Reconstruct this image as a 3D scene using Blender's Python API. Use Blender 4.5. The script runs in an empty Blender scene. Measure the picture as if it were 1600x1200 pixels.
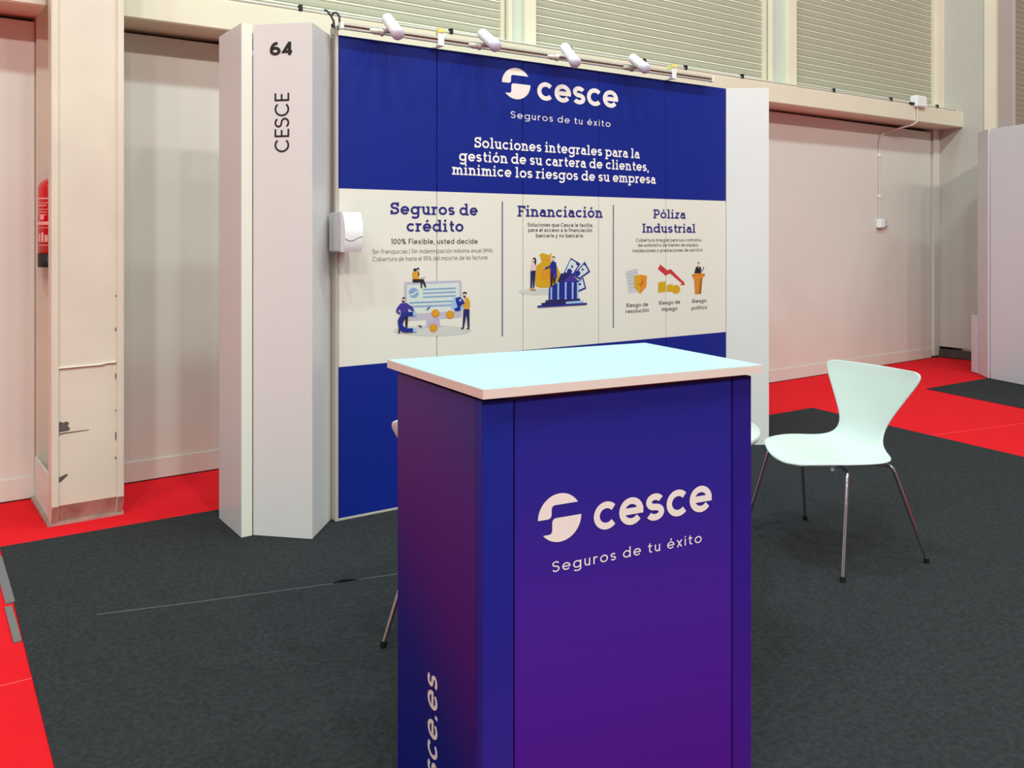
import bpy, bmesh, math, random
from mathutils import Vector, Matrix
random.seed(7)
SC = bpy.context.scene
COL = SC.collection

# ------------------------------------------------------------------ camera, world, lamps, exposure
cam_d = bpy.data.cameras.new('camera'); cam = bpy.data.objects.new('camera', cam_d); COL.objects.link(cam)
cam.location = (0, 0, 1.47); cam.rotation_euler = (math.radians(90), 0, math.radians(55.455 - 90))
cam_d.sensor_width = 36; cam_d.lens = 1370 / 1600 * 36; cam_d.shift_y = -232 / 1600
cam_d.clip_start = .05; cam_d.clip_end = 200
SC.camera = cam
vs = SC.view_settings
vs.view_transform = 'Standard'; vs.look = 'None'; vs.gamma = 1; vs.use_curve_mapping = False
vs.exposure = -0.85
w = bpy.data.worlds.new('hall_light'); SC.world = w; w.use_nodes = True
bg = w.node_tree.nodes['Background']; bg.inputs[0].default_value = (.92, .93, .92, 1); bg.inputs[1].default_value = .47
# high-bay lamps of the hall: rows parallel to the back wall
def lamp(name, x, y, z, power, color, size=.5):
    d = bpy.data.lights.new(name, 'AREA'); d.shape = 'DISK'; d.size = size; d.energy = power; d.color = color
    o = bpy.data.objects.new(name, d); COL.objects.link(o); o.location = (x, y, z)
    t = Vector((3.5, 3.6, 1.0)) - o.location
    o.rotation_euler = t.to_track_quat('-Z', 'Y').to_euler()
for i, x in enumerate((-8.0, -5.1, -2.2, .7, 3.6, 6.5, 9.4)):
    lamp('high_bay_lamp', x, -8.0, 9.0, (340, 360, 380, 520, 260, 200, 190)[i], (1.0, .92, .86))
for i, x in enumerate((-7.5, -4.6, -1.7, 1.2, 4.1, 7.0, 9.9)):
    lamp('high_bay_lamp', x, -.6, 9.0, (280, 300, 320, 300, 230, 170, 160)[i], (.80, 1.0, .96))
lamp('high_bay_lamp', 2.6, 3.9, 9.0, 380, (.62, .98, 1.0), 1.5)

# ------------------------------------------------------------------ materials
def lin(c):
    c = c / 255
    return c / 12.92 if c <= .04045 else ((c + .055) / 1.055) ** 2.4
MATS = {}
def mat(name, rgb, rough=.5, metal=0, var=0, scale=8, bump=0, bscale=60, rgb2=None, spec=.5, coat=0, stretch=None):
    if name in MATS: return MATS[name]
    m = bpy.data.materials.new(name); m.use_nodes = True; nt = m.node_tree; N = nt.nodes; L = nt.links
    b = N['Principled BSDF']; c = tuple(lin(v) for v in rgb) + (1,)
    b.inputs['Base Color'].default_value = c; b.inputs['Roughness'].default_value = rough
    b.inputs['Metallic'].default_value = metal; b.inputs['Specular IOR Level'].default_value = spec
    b.inputs['Coat Weight'].default_value = coat
    tc = N.new('ShaderNodeTexCoord'); src = tc.outputs['Object']
    if stretch:
        mp = N.new('ShaderNodeMapping'); mp.inputs['Scale'].default_value = stretch; L.new(src, mp.inputs[0]); src = mp.outputs[0]
    n = N.new('ShaderNodeTexNoise'); n.inputs['Scale'].default_value = scale; n.inputs['Detail'].default_value = 5
    L.new(src, n.inputs['Vector'])
    r = N.new('ShaderNodeValToRGB'); r.color_ramp.elements[0].position = .3; r.color_ramp.elements[1].position = .7
    if rgb2: c2 = tuple(lin(v) for v in rgb2) + (1,)
    else: c2 = tuple(v * (1 - (var or .03)) for v in c[:3]) + (1,)
    r.color_ramp.elements[0].color = c2; r.color_ramp.elements[1].color = c
    L.new(n.outputs['Fac'], r.inputs[0]); L.new(r.outputs[0], b.inputs['Base Color'])
    if bump:
        n2 = N.new('ShaderNodeTexNoise'); n2.inputs['Scale'].default_value = bscale; n2.inputs['Detail'].default_value = 3
        L.new(src, n2.inputs['Vector'])
        bp = N.new('ShaderNodeBump'); bp.inputs['Strength'].default_value = bump; bp.inputs['Distance'].default_value = .004
        L.new(n2.outputs['Fac'], bp.inputs['Height']); L.new(bp.outputs[0], b.inputs['Normal'])
    MATS[name] = m
    return m
WALLP = mat('hall_wall_paint', (216, 211, 202), .55, var=.05, scale=1.5, bump=.1, bscale=8)
WALLU = mat('hall_upper_paint', (216, 206, 186), .5, var=.04, scale=2)
BEAMP = mat('beam_cream_paint', (226, 216, 194), .5, var=.05, scale=3)
PILLP = mat('pillar_cream_paint', (220, 209, 192), .45, var=.09, scale=3.5, bump=.25, bscale=9)
PILLG = mat('pillar_grey_paint', (190, 184, 176), .5, var=.05, scale=3)
RUST = mat('worn_steel', (186, 160, 148), .4, scale=9, rgb2=(136, 104, 94))
CHIP = mat('bare_metal_chip', (98, 90, 88), .6, var=.3, scale=40)
DARK = mat('dark_gap', (22, 20, 20), .8)
SLAT = mat('shutter_slat', (170, 166, 146), .5, var=.04, scale=4)
RIB_LIT = mat('shutter_rib_lit', (222, 222, 204), .4)  # paler than the slats: light caught along the ribs put into the colour
MULG = mat('mullion_grey', (198, 204, 190), .5)
REDC = mat('red_carpet', (222, 26, 36), .95, var=.07, scale=5, bump=.3, bscale=300, spec=.1)
DRKC = mat('charcoal_carpet', (54, 55, 57), .95, rgb2=(40, 41, 43), scale=60, bump=.5, bscale=350, spec=.1)
CRE = mat('carpet_crease', (84, 84, 86), .95, spec=.1)
TAPE = mat('grey_tape', (108, 104, 104), .7)
LAM = mat('white_laminate', (219, 217, 216), .38, var=.015, scale=2)
LAMC = mat('cream_laminate', (226, 228, 214), .4, var=.015, scale=2)
TOPW = mat('countertop_white', (184, 210, 214), .4, var=.01, scale=2)
CHIPB = mat('raw_chipboard', (150, 96, 60), .8, var=.3, scale=60)
PBLUE = mat('print_blue', (10, 34, 132), .5, var=.05, scale=3, spec=.25)
PBAND = mat('print_offwhite', (226, 223, 212), .5, var=.01, scale=2)
INKW = mat('print_white', (240, 232, 226), .45)
INKWT = mat('print_bright_white', (246, 240, 236), .45)
INKB = mat('print_navy', (32, 34, 122), .5)
INKK = mat('print_dark_grey', (66, 62, 62), .5)
INKG = mat('print_mid_grey', (100, 98, 98), .5)
INKX = mat('print_black', (24, 22, 22), .5)
BARP = mat('print_violet_grey', (112, 98, 140), .5)
ALU = mat('aluminium', (206, 202, 190), .35, metal=.3)
WPL = mat('white_plastic', (238, 240, 242), .3)
WPL2 = mat('grey_plastic', (196, 194, 198), .4)
LILAC = mat('lamp_cap_plastic', (214, 208, 228), .35)
BRONZE = mat('track_slot', (120, 84, 74), .5)
BLK = mat('black_plastic', (18, 18, 18), .5)
CABLE = mat('grey_cable', (110, 98, 92), .5)
CABLEW = mat('white_conduit', (206, 198, 192), .4)
YEL = mat('yellow_tape', (226, 220, 120), .6)
CHROME = mat('chrome', (215, 210, 212), .12, metal=1)
CHAIRW = mat('chair_white_lacquer', (206, 218, 212), .32, coat=.1, var=.01)
FEXT = mat('extinguisher_red', (208, 20, 24), .25, coat=.3)
FLBL = mat('extinguisher_label', (238, 170, 166), .5)
CONC = mat('concrete', (120, 116, 110), .9, var=.1)
PAL = {'shade': (204, 204, 198), 'lilac': (188, 184, 200), 'screen': (210, 220, 214), 'lilac2': (184, 176, 200), 'sky': (130, 165, 205),
       'globe': (150, 188, 222), 'royal': (16, 36, 136), 'orange': (222, 136, 34), 'amber': (214, 158, 30), 'ochre': (214, 156, 40), 'navy': (26, 28, 92),
       'brown': (120, 66, 30), 'skin': (232, 190, 170), 'ink': (26, 24, 40), 'violet': (62, 48, 148), 'bag': (206, 158, 22), 'paper': (206, 216, 220),
       'pink': (226, 190, 190), 'paper2': (198, 200, 204), 'greyline': (168, 170, 178), 'red': (196, 50, 56), 'gold': (208, 164, 20),
       'amber2': (206, 132, 38), 'brown2': (166, 96, 30)}
def pal(k): return mat('print_' + k + '_ink', PAL[k], .5)

def gradient_mat(name, stops, axis, z0, z1, rough=.5):
    """printed colour gradient in object coordinates along a direction"""
    m = bpy.data.materials.new(name); m.use_nodes = True; nt = m.node_tree; N = nt.nodes; L = nt.links
    b = N['Principled BSDF']; b.inputs['Roughness'].default_value = rough; b.inputs['Specular IOR Level'].default_value = .22
    tc = N.new('ShaderNodeTexCoord'); vm = N.new('ShaderNodeVectorMath'); vm.operation = 'DOT_PRODUCT'
    vm.inputs[1].default_value = axis; L.new(tc.outputs['Object'], vm.inputs[0])
    mr = N.new('ShaderNodeMapRange'); mr.inputs[1].default_value = z0; mr.inputs[2].default_value = z1
    L.new(vm.outputs['Value'], mr.inputs[0])
    r = N.new('ShaderNodeValToRGB')
    while len(r.color_ramp.elements) < len(stops): r.color_ramp.elements.new(.5)
    for e, (p, c) in zip(r.color_ramp.elements, stops):
        e.position = p; e.color = tuple(lin(v) for v in c) + (1,)
    L.new(mr.outputs[0], r.inputs[0]); L.new(r.outputs[0], b.inputs['Base Color'])
    n = N.new('ShaderNodeTexNoise'); n.inputs['Scale'].default_value = 900
    bp = N.new('ShaderNodeBump'); bp.inputs['Strength'].default_value = .12; bp.inputs['Distance'].default_value = .001
    L.new(tc.outputs['Object'], n.inputs['Vector']); L.new(n.outputs['Fac'], bp.inputs['Height']); L.new(bp.outputs[0], b.inputs['Normal'])
    return m

# ------------------------------------------------------------------ mesh helpers
def link(name, me, parent=None, loc=None, rz=None):
    o = bpy.data.objects.new(name, me); COL.objects.link(o)
    if parent is not None: o.parent = parent
    if loc is not None: o.location = loc
    if rz is not None: o.rotation_euler = (0, 0, rz)
    return o
def tag(o, label, cat, group=None, kind=None):
    if label: o['label'] = label
    if cat: o['category'] = cat
    if group: o['group'] = group
    if kind: o['kind'] = kind
    return o
def empty(name, loc=(0, 0, 0), rz=0):
    o = bpy.data.objects.new(name, None); COL.objects.link(o); o.location = loc; o.rotation_euler = (0, 0, rz)
    o.empty_display_size = .1
    return o
class MB:
    def __init__(s): s.v = []; s.f = []; s.m = []; s.sm = []
    def add(s, vs, fs, mi=0, smooth=False):
        k = len(s.v); s.v += [tuple(v) for v in vs]
        for f in fs: s.f.append([i + k for i in f]); s.m.append(mi); s.sm.append(smooth)
    def box(s, a, b, mi=0):
        (x0, y0, z0), (x1, y1, z1) = a, b
        s.add([(x0, y0, z0), (x1, y0, z0), (x1, y1, z0), (x0, y1, z0), (x0, y0, z1), (x1, y0, z1), (x1, y1, z1), (x0, y1, z1)],
              [(0, 3, 2, 1), (4, 5, 6, 7), (0, 1, 5, 4), (1, 2, 6, 5), (2, 3, 7, 6), (3, 0, 4, 7)], mi)
    def prism(s, pts, z0, z1, mi=0, top=True):
        n = len(pts); s.add([(x, y, z0) for x, y in pts] + [(x, y, z1) for x, y in pts],
              [(i, (i + 1) % n, n + (i + 1) % n, n + i) for i in range(n)] + [tuple(range(n))[::-1], tuple(range(n, 2 * n))], mi)
    def tube(s, pts, r, n=10, mi=0, caps=True):
        pts = [Vector(p) for p in pts]; rs = r if isinstance(r, (list, tuple)) else [r] * len(pts)
        ref = None; ring = []
        for i, p in enumerate(pts):
            d = (pts[min(i + 1, len(pts) - 1)] - pts[max(i - 1, 0)]).normalized()
            if ref is None:
                ref = d.cross(Vector((0, 0, 1)))
                if ref.length < .05: ref = d.cross(Vector((1, 0, 0)))
            a = (ref - d * ref.dot(d)).normalized(); ref = a; b = d.cross(a)
            ring.append([p + (a * math.cos(2 * math.pi * k / n) + b * math.sin(2 * math.pi * k / n)) * rs[i] for k in range(n)])
        vs = [v for q in ring for v in q]; fs = []
        for i in range(len(pts) - 1):
            for k in range(n): fs.append((i * n + k, i * n + (k + 1) % n, (i + 1) * n + (k + 1) % n, (i + 1) * n + k))
        s.add(vs, fs, mi, True)
        if caps:
            s.add(ring[0], [tuple(range(n))[::-1]], mi); s.add(ring[-1], [tuple(range(n))], mi)
    def lathe(s, prof, n=20, c=(0, 0), mi=0):
        vs = []; fs = []
        for r, z in prof:
            for k in range(n): vs.append((c[0] + r * math.cos(2 * math.pi * k / n), c[1] + r * math.sin(2 * math.pi * k / n), z))
        for i in range(len(prof) - 1):
            for k in range(n): fs.append((i * n + k, i * n + (k + 1) % n, (i + 1) * n + (k + 1) % n, (i + 1) * n + k))
        s.add(vs, fs, mi, True)
    def build(s, name, mats, parent=None, xf=None, bevel=0, weld=False):
        me = bpy.data.meshes.new(name)
        vs = [tuple(xf @ Vector(v)) for v in s.v] if xf is not None else s.v
        me.from_pydata(vs, [], s.f)
        for m in (mats if isinstance(mats, (list, tuple)) else [mats]): me.materials.append(m)
        me.polygons.foreach_set('material_index', s.m); me.polygons.foreach_set('use_smooth', s.sm)
        bm = bmesh.new(); bm.from_mesh(me)
        if bevel or weld: bmesh.ops.remove_doubles(bm, verts=bm.verts, dist=1e-5)
        if bevel:
            es = [e for e in bm.edges if len(e.link_faces) == 2 and e.calc_face_angle(0) > .5]
            bmesh.ops.bevel(bm, geom=es, offset=bevel, segments=2, affect='EDGES', clamp_overlap=True)
        bmesh.ops.recalc_face_normals(bm, faces=bm.faces)
        bm.to_mesh(me); bm.free(); me.update()
        return link(name, me, parent)
def boxo(name, a, b, m, parent=None, xf=None, bevel=0):
    q = MB(); q.box(a, b); return q.build(name, m, parent, xf, bevel)

# ------------------------------------------------------------------ monoline lettering, sans or slab
def arc(cx, cy, rx, ry, a0, a1, n=None):
    n = n or max(4, int(abs(a1 - a0) / 15))
    return [(cx + rx * math.cos(math.radians(a0 + (a1 - a0) * i / n)), cy + ry * math.sin(math.radians(a0 + (a1 - a0) * i / n))) for i in range(n + 1)]
def glyph(ch, w, slab):
    h = w / 2; B = h; T = 1 - h; r = (T - B) / 2; rh = r * 1.04; A = 1.44; K = 1.40; KT = K - h
    L = h + .10 + (.07 if slab else 0); S = []; V = []; sl = .15
    def stem(x, y0, y1, b='', t=''):
        S.append([(x, y0), (x, y1)])
        if slab:
            for spec, y in ((b, y0 + h * .8), (t, y1 - h * .8)):
                if spec: V.append((x - h - (sl if 'l' in spec else 0), x + h + (sl if 'r' in spec else 0), y))
    x0 = h + .06; cr = .05 if slab else 0
    if ch == ' ': return [], [], .42
    base = {'é': 'e', 'ó': 'o', 'á': 'a', 'í': 'i'}.get(ch)
    if base:
        S, V, adv = glyph('ı' if base == 'i' else base, w, slab); cx = adv / 2
        S = S + [[(cx - .06, 1.14), (cx + .12, 1.40)]]; return S, V, adv
    if ch == 'o': S.append(arc(x0 + rh, .5, rh, r, 0, 360)); adv = 2 * (x0 + rh)
    elif ch == 'c':
        S.append(arc(x0 + rh, .5, rh, r, 42, 318)); adv = 2 * (x0 + rh) - .10
    elif ch == 'e': S.append([(x0 + 2 * rh + h * .96, .5), (x0, .5)]); S.append(arc(x0 + rh, .5, rh, r, 0, 322)); adv = 2 * (x0 + rh)
    elif ch == 's':
        ry1 = (T - .5) / 2; ry2 = (.5 - B) / 2; rx = .27; c = x0 + rx
        S.append(arc(c, T - ry1, rx, ry1, 25, 250) + arc(c, B + ry2, rx * 1.05, ry2, 70, -155)); adv = c + rx + x0
    elif ch == 'a':
        xs = x0 + .60
        S.append([(xs, 0), (xs, T - .28)] + arc(xs - .29, T - .27, .29, .27, 0, 150))
        ry = (.60 - B) / 2
        S.append([(xs, .60), (x0 + .27, .60)] + arc(x0 + .27, B + ry, .27, ry, 90, 270) + [(x0 + .34, B), (xs, B + .12)])
        if slab: V.append((xs - h, xs + h + sl, h * .8))
        adv = xs + h + .10 + cr
    elif ch == 'b': stem(L, 0, A, '', 'l'); S.append(arc(L + rh, .5, rh, r, 0, 360)); adv = L + 2 * rh + x0
    elif ch == 'd': S.append(arc(x0 + rh, .5, rh, r, 0, 360)); stem(x0 + 2 * rh, 0, A, 'r', 'l'); adv = x0 + 2 * rh + L
    elif ch == 'p': stem(L, -.42, 1, 'lr', 'l'); S.append(arc(L + rh, .5, rh, r, 0, 360)); adv = L + 2 * rh + x0
    elif ch == 'q': S.append(arc(x0 + rh, .5, rh, r, 0, 360)); stem(x0 + 2 * rh, -.42, 1, 'lr'); adv = x0 + 2 * rh + L
    elif ch == 'g':
        S.append(arc(x0 + rh, .5, rh, r, 0, 360)); x = x0 + 2 * rh
        S.append([(x, 1), (x, -.10)] + arc(x - rh, -.12, rh, .24, 0, -150)); adv = x + L
        if slab: V.append((x - h, x + h + sl, 1 - h * .8))
    elif ch in 'hn':
        hw = .29; stem(L, 0, A if ch == 'h' else 1, 'lr', 'l')
        S.append([(L, T - .34)] + arc(L + hw, T - .32, hw, .32, 175, 0) + [(L + 2 * hw, 0)])
        if slab: V.append((L + 2 * hw - h - sl * .8, L + 2 * hw + h + sl, h * .8))
        adv = 2 * L + 2 * hw
    elif ch == 'm':
        hw = .26; stem(L, 0, 1, 'lr', 'l'); x = L
        for k in (1, 2):
            S.append([(x, T - .32)] + arc(x + hw, T - .30, hw, .30, 175, 0) + [(x + 2 * hw, 0)]); x += 2 * hw
            if slab: V.append((x - h - sl * .5, x + h + sl * (.6 if k == 1 else 1), h * .8))
        adv = x + L
    elif ch == 'u':
        hw = .29; S.append([(L, 1), (L, B + .32)] + arc(L + hw, B + .32, hw, .32, 180, 355)); stem(L + 2 * hw, 0, 1, 'r', 'l')
        if slab: V.append((L - h - sl, L + h, 1 - h * .8))
        adv = 2 * L + 2 * hw
    elif ch == 'i' or ch == 'ı':
        L += .04 if slab else 0; stem(L, 0, 1, 'lr', 'l')
        if ch == 'i': S.append([(L, 1.18), (L, 1.18 + w * 1.15)])
        adv = 2 * L
    elif ch == 'l': L += .04 if slab else 0; stem(L, 0, A, 'lr', 'l'); adv = 2 * L
    elif ch == 'r': stem(L, 0, 1, 'lr', 'l'); S.append([(L, T - .36)] + arc(L + .32, T - .34, .32, .34, 170, 65)); adv = L + .32 + .20
    elif ch == 't':
        x = L + .12; S.append([(x, 1.30), (x, B + .22)] + arc(x + .22, B + .22, .22, .22, 180, 300)); S.append([(x - .22, T), (x + .32, T)]); adv = x + .40
    elif ch == 'f':
        x = L + .12; S.append([(x, 0), (x, A - .30)] + arc(x + .24, A - .28, .24, .28 - h, 180, 70)); S.append([(x - .22, T), (x + .30, T)])
        if slab: V.append((x - h - sl, x + h + sl, h * .8))
        adv = x + .36
    elif ch == 'x': S += [[(x0, 0), (x0 + .62, 1)], [(x0, 1), (x0 + .62, 0)]]; adv = 2 * x0 + .62
    elif ch == 'v': S.append([(x0, 1), (x0 + .32, .06), (x0 + .64, 1)]); adv = 2 * x0 + .64
    elif ch == 'y': S += [[(x0, 1), (x0 + .33, .03)], [(x0 + .66, 1), (x0 + .20, -.38), (x0 - .02, -.40)]]; adv = 2 * x0 + .66
    elif ch == 'z': S.append([(x0 + .02, T), (x0 + .56, T), (x0 + .02, B), (x0 + .62, B)]); adv = 2 * x0 + .62
    elif ch == ',': S.append([(x0 + .06, .16), (x0 - .03, -.22)]); adv = 2 * x0 + .04
    elif ch == '.': S.append([(x0 + .03, 0), (x0 + .03, w * 1.15)]); adv = 2 * x0 + .04
    elif ch == '|': S.append([(x0, -.3), (x0, 1.5)]); adv = 2 * x0
    elif ch == '(': S.append(arc(x0 + .5, .55, .5, .95, 125, 235)); adv = x0 + .3
    elif ch == ')': S.append(arc(x0 - .32, .55, .5, .95, 55, -55)); adv = x0 + .3
    elif ch == 'S':
        ry1 = (KT - .74) / 2; ry2 = (.74 - B) / 2; rx = .36; c = x0 + rx
        S.append(arc(c, KT - ry1, rx, ry1, 20, 255) + arc(c, B + ry2, rx * 1.06, ry2, 75, -155)); adv = c + rx + x0 + .02
        if slab: S += [[(c + rx, KT - .36), (c + rx, K)], [(c - rx, B + .36), (c - rx, 0)]]
    elif ch == 'C': rr = (KT - B) / 2; S.append(arc(x0 + rr * .96, K / 2, rr * .96, rr, 42, 318)); adv = 2 * rr * .96 + x0 + .04
    elif ch == 'E': S += [[(L, 0), (L, K)], [(L, KT), (L + .66, KT)], [(L, K / 2 + .02), (L + .58, K / 2 + .02)], [(L, B), (L + .68, B)]]; adv = L + .68 + x0 - h
    elif ch == 'F':
        stem(L, 0, K, 'lr', 'l'); S += [[(L, KT), (L + .68, KT)], [(L, K / 2), (L + .5, K / 2)]]; adv = L + .70 + x0 - h
        if slab: S.append([(L + .68, K), (L + .68, K - .38)])
    elif ch == 'I': L += .05 if slab else 0; stem(L, 0, K, 'lr', 'lr'); adv = 2 * L
    elif ch == 'P':
        stem(L, 0, K, 'lr', 'l'); q = (KT - .58) / 2; S.append([(L, KT), (L + .36, KT)] + arc(L + .36, KT - q, .34, q, 90, -90) + [(L, .58)]); adv = L + .70 + x0
    elif ch == 'R':
        stem(L, 0, K); q = (KT - .58) / 2; S.append([(L, KT), (L + .36, KT)] + arc(L + .36, KT - q, .34, q, 90, -90) + [(L, .58)]); S.append([(L + .32, .58), (L + .68, 0)]); adv = L + .70 + x0
    elif ch == 'M': S += [[(L, 0), (L, K)], [(L, K - .02), (L + .46, .42), (L + .92, K - .02)], [(L + .92, 0), (L + .92, K)]]; adv = 2 * L + .92
    elif ch == 'A': S += [[(x0, 0), (x0 + .48, K)], [(x0 + .96, 0), (x0 + .48, K)], [(x0 + .2, .42), (x0 + .76, .42)]]; adv = 2 * x0 + .96
    elif ch == '0': S.append(arc(x0 + .36, K / 2, .36, (KT - B) / 2, 0, 360)); adv = 2 * x0 + .72
    elif ch == '1': S += [[(x0 + .28, 0), (x0 + .28, K)], [(x0 + .30, KT), (x0, KT - .06)]]; adv = 2 * x0 + .30
    elif ch == '4': S += [[(x0 + .54, 0), (x0 + .54, K - .02)], [(x0 + .52, K - h), (x0, .36), (x0 + .78, .36)]]; adv = 2 * x0 + .74
    elif ch in '69':
        p = [[(x0 + .58, KT)] + arc(x0 + .48, .56, .47, KT - .56, 90, 180), arc(x0 + .36, .46, .36, .46 - h, 0, 360)]
        if ch == '9': p = [[(2 * x0 + .72 - a, K - b) for a, b in q] for q in p]
        S += p; adv = 2 * x0 + .72
    elif ch == '5': S.append([(x0 + .62, KT), (x0 + .12, KT), (x0 + .06, .78), (x0 + .3, .86)] + arc(x0 + .32, .46, .34, .40, 85, -140)); adv = 2 * x0 + .68
    elif ch == '%': S += [arc(x0 + .2, K - .32, .2, .24, 0, 360), arc(x0 + .86, .32, .2, .24, 0, 360), [(x0 + .86, K), (x0 + .2, 0)]]; adv = 2 * x0 + 1.06
    else: raise ValueError('glyph ' + ch)
    return S, V, adv
def strip(pts, w):
    closed = math.dist(pts[0], pts[-1]) < 1e-6
    P = pts[:-1] if closed else pts
    q = [P[0]]
    for p in P[1:]:
        if math.dist(p, q[-1]) > 1e-4: q.append(p)
    P = q; n = len(P); Lf = []; Rt = []
    for i in range(n):
        a = P[i - 1] if (i > 0 or closed) else None; b = P[(i + 1) % n] if (i < n - 1 or closed) else None
        p = P[i]; ds = []
        if a: l = math.dist(a, p); ds.append(((p[0] - a[0]) / l, (p[1] - a[1]) / l))
        if b: l = math.dist(b, p); ds.append(((b[0] - p[0]) / l, (b[1] - p[1]) / l))
        d = (sum(x for x, _ in ds), sum(y for _, y in ds)); l = math.hypot(*d) or 1; d = (d[0] / l, d[1] / l)
        k = 1
        if len(ds) == 2: k = 1 / max(.45, d[0] * ds[0][0] + d[1] * ds[0][1])
        Lf.append((p[0] - d[1] * w / 2 * k, p[1] + d[0] * w / 2 * k)); Rt.append((p[0] + d[1] * w / 2 * k, p[1] - d[0] * w / 2 * k))
    fs = [(i, (i + 1) % n, n + (i + 1) % n, n + i) for i in range(n if closed else n - 1)]
    return Lf + Rt, fs
def lettering(txt, x0, x1, y, xh, weight=.15, slab=False, track=0.0):
    """flat vertices and faces of a line of type fitted between x0 and x1 on the baseline y"""
    vs = []; fs = []; x = 0; lay = 0
    for ch in txt:
        S, V, adv = glyph(ch, weight, slab)
        for s in S:
            v, f = strip(s, weight); k = len(vs); lay = (lay + 1) % 6; vs += [(a + x, b, lay * 6e-5) for a, b in v]; fs += [[i + k for i in q] for q in f]
        for a, b, yy in V:
            k = len(vs); t = weight * .40; vs += [(a + x, yy - t, 4e-4), (b + x, yy - t, 4e-4), (b + x, yy + t, 4e-4), (a + x, yy + t, 4e-4)]; fs.append([k, k + 1, k + 2, k + 3])
        x += adv + track
    lo = min(v[0] for v in vs); hi = max(v[0] for v in vs); sx = (x1 - x0) / (hi - lo)
    return [(x0 + (a - lo) * sx, y + b * xh, c) for a, b, c in vs], fs
def on_plane(mb, vf, O, U, W=(0, 0, 1), mi=0):
    """lay flat (u, w) vertices on the plane through O spanned by U and W"""
    O = Vector(O); U = Vector(U); W = Vector(W); N = U.cross(W)
    mb.add([O + U * p[0] + W * p[1] + N * (p[2] if len(p) > 2 else 0) for p in vf[0]], vf[1], mi)
def emblem(cx, cy, R, RY=None):
    RY = RY or R
    up = arc(0, 0, 1, 1, 32, 180, 26) + [(-.62, 0)] + arc(-.55, .17, .17, .17, -90, 0, 5)[0:] + [(-.38, .38)] + arc(-.22, .38, .16, .16, 180, 90, 5) + [(.84, .54)]
    lo = arc(0, 0, 1, 1, 0, -140, 24) + [(-.50, -.64)] + arc(-.50, -.49, .15, .15, -90, 0, 5)[1:] + [(-.35, -.17)] + arc(-.18, -.17, .17, .17, 180, 90, 5)
    vs = []; fs = []
    for p in (up, lo):
        k = len(vs); vs += [(cx + a * R, cy + b * RY) for a, b in p]; fs.append([k + i for i in range(len(p))])
    return vs, fs
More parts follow.
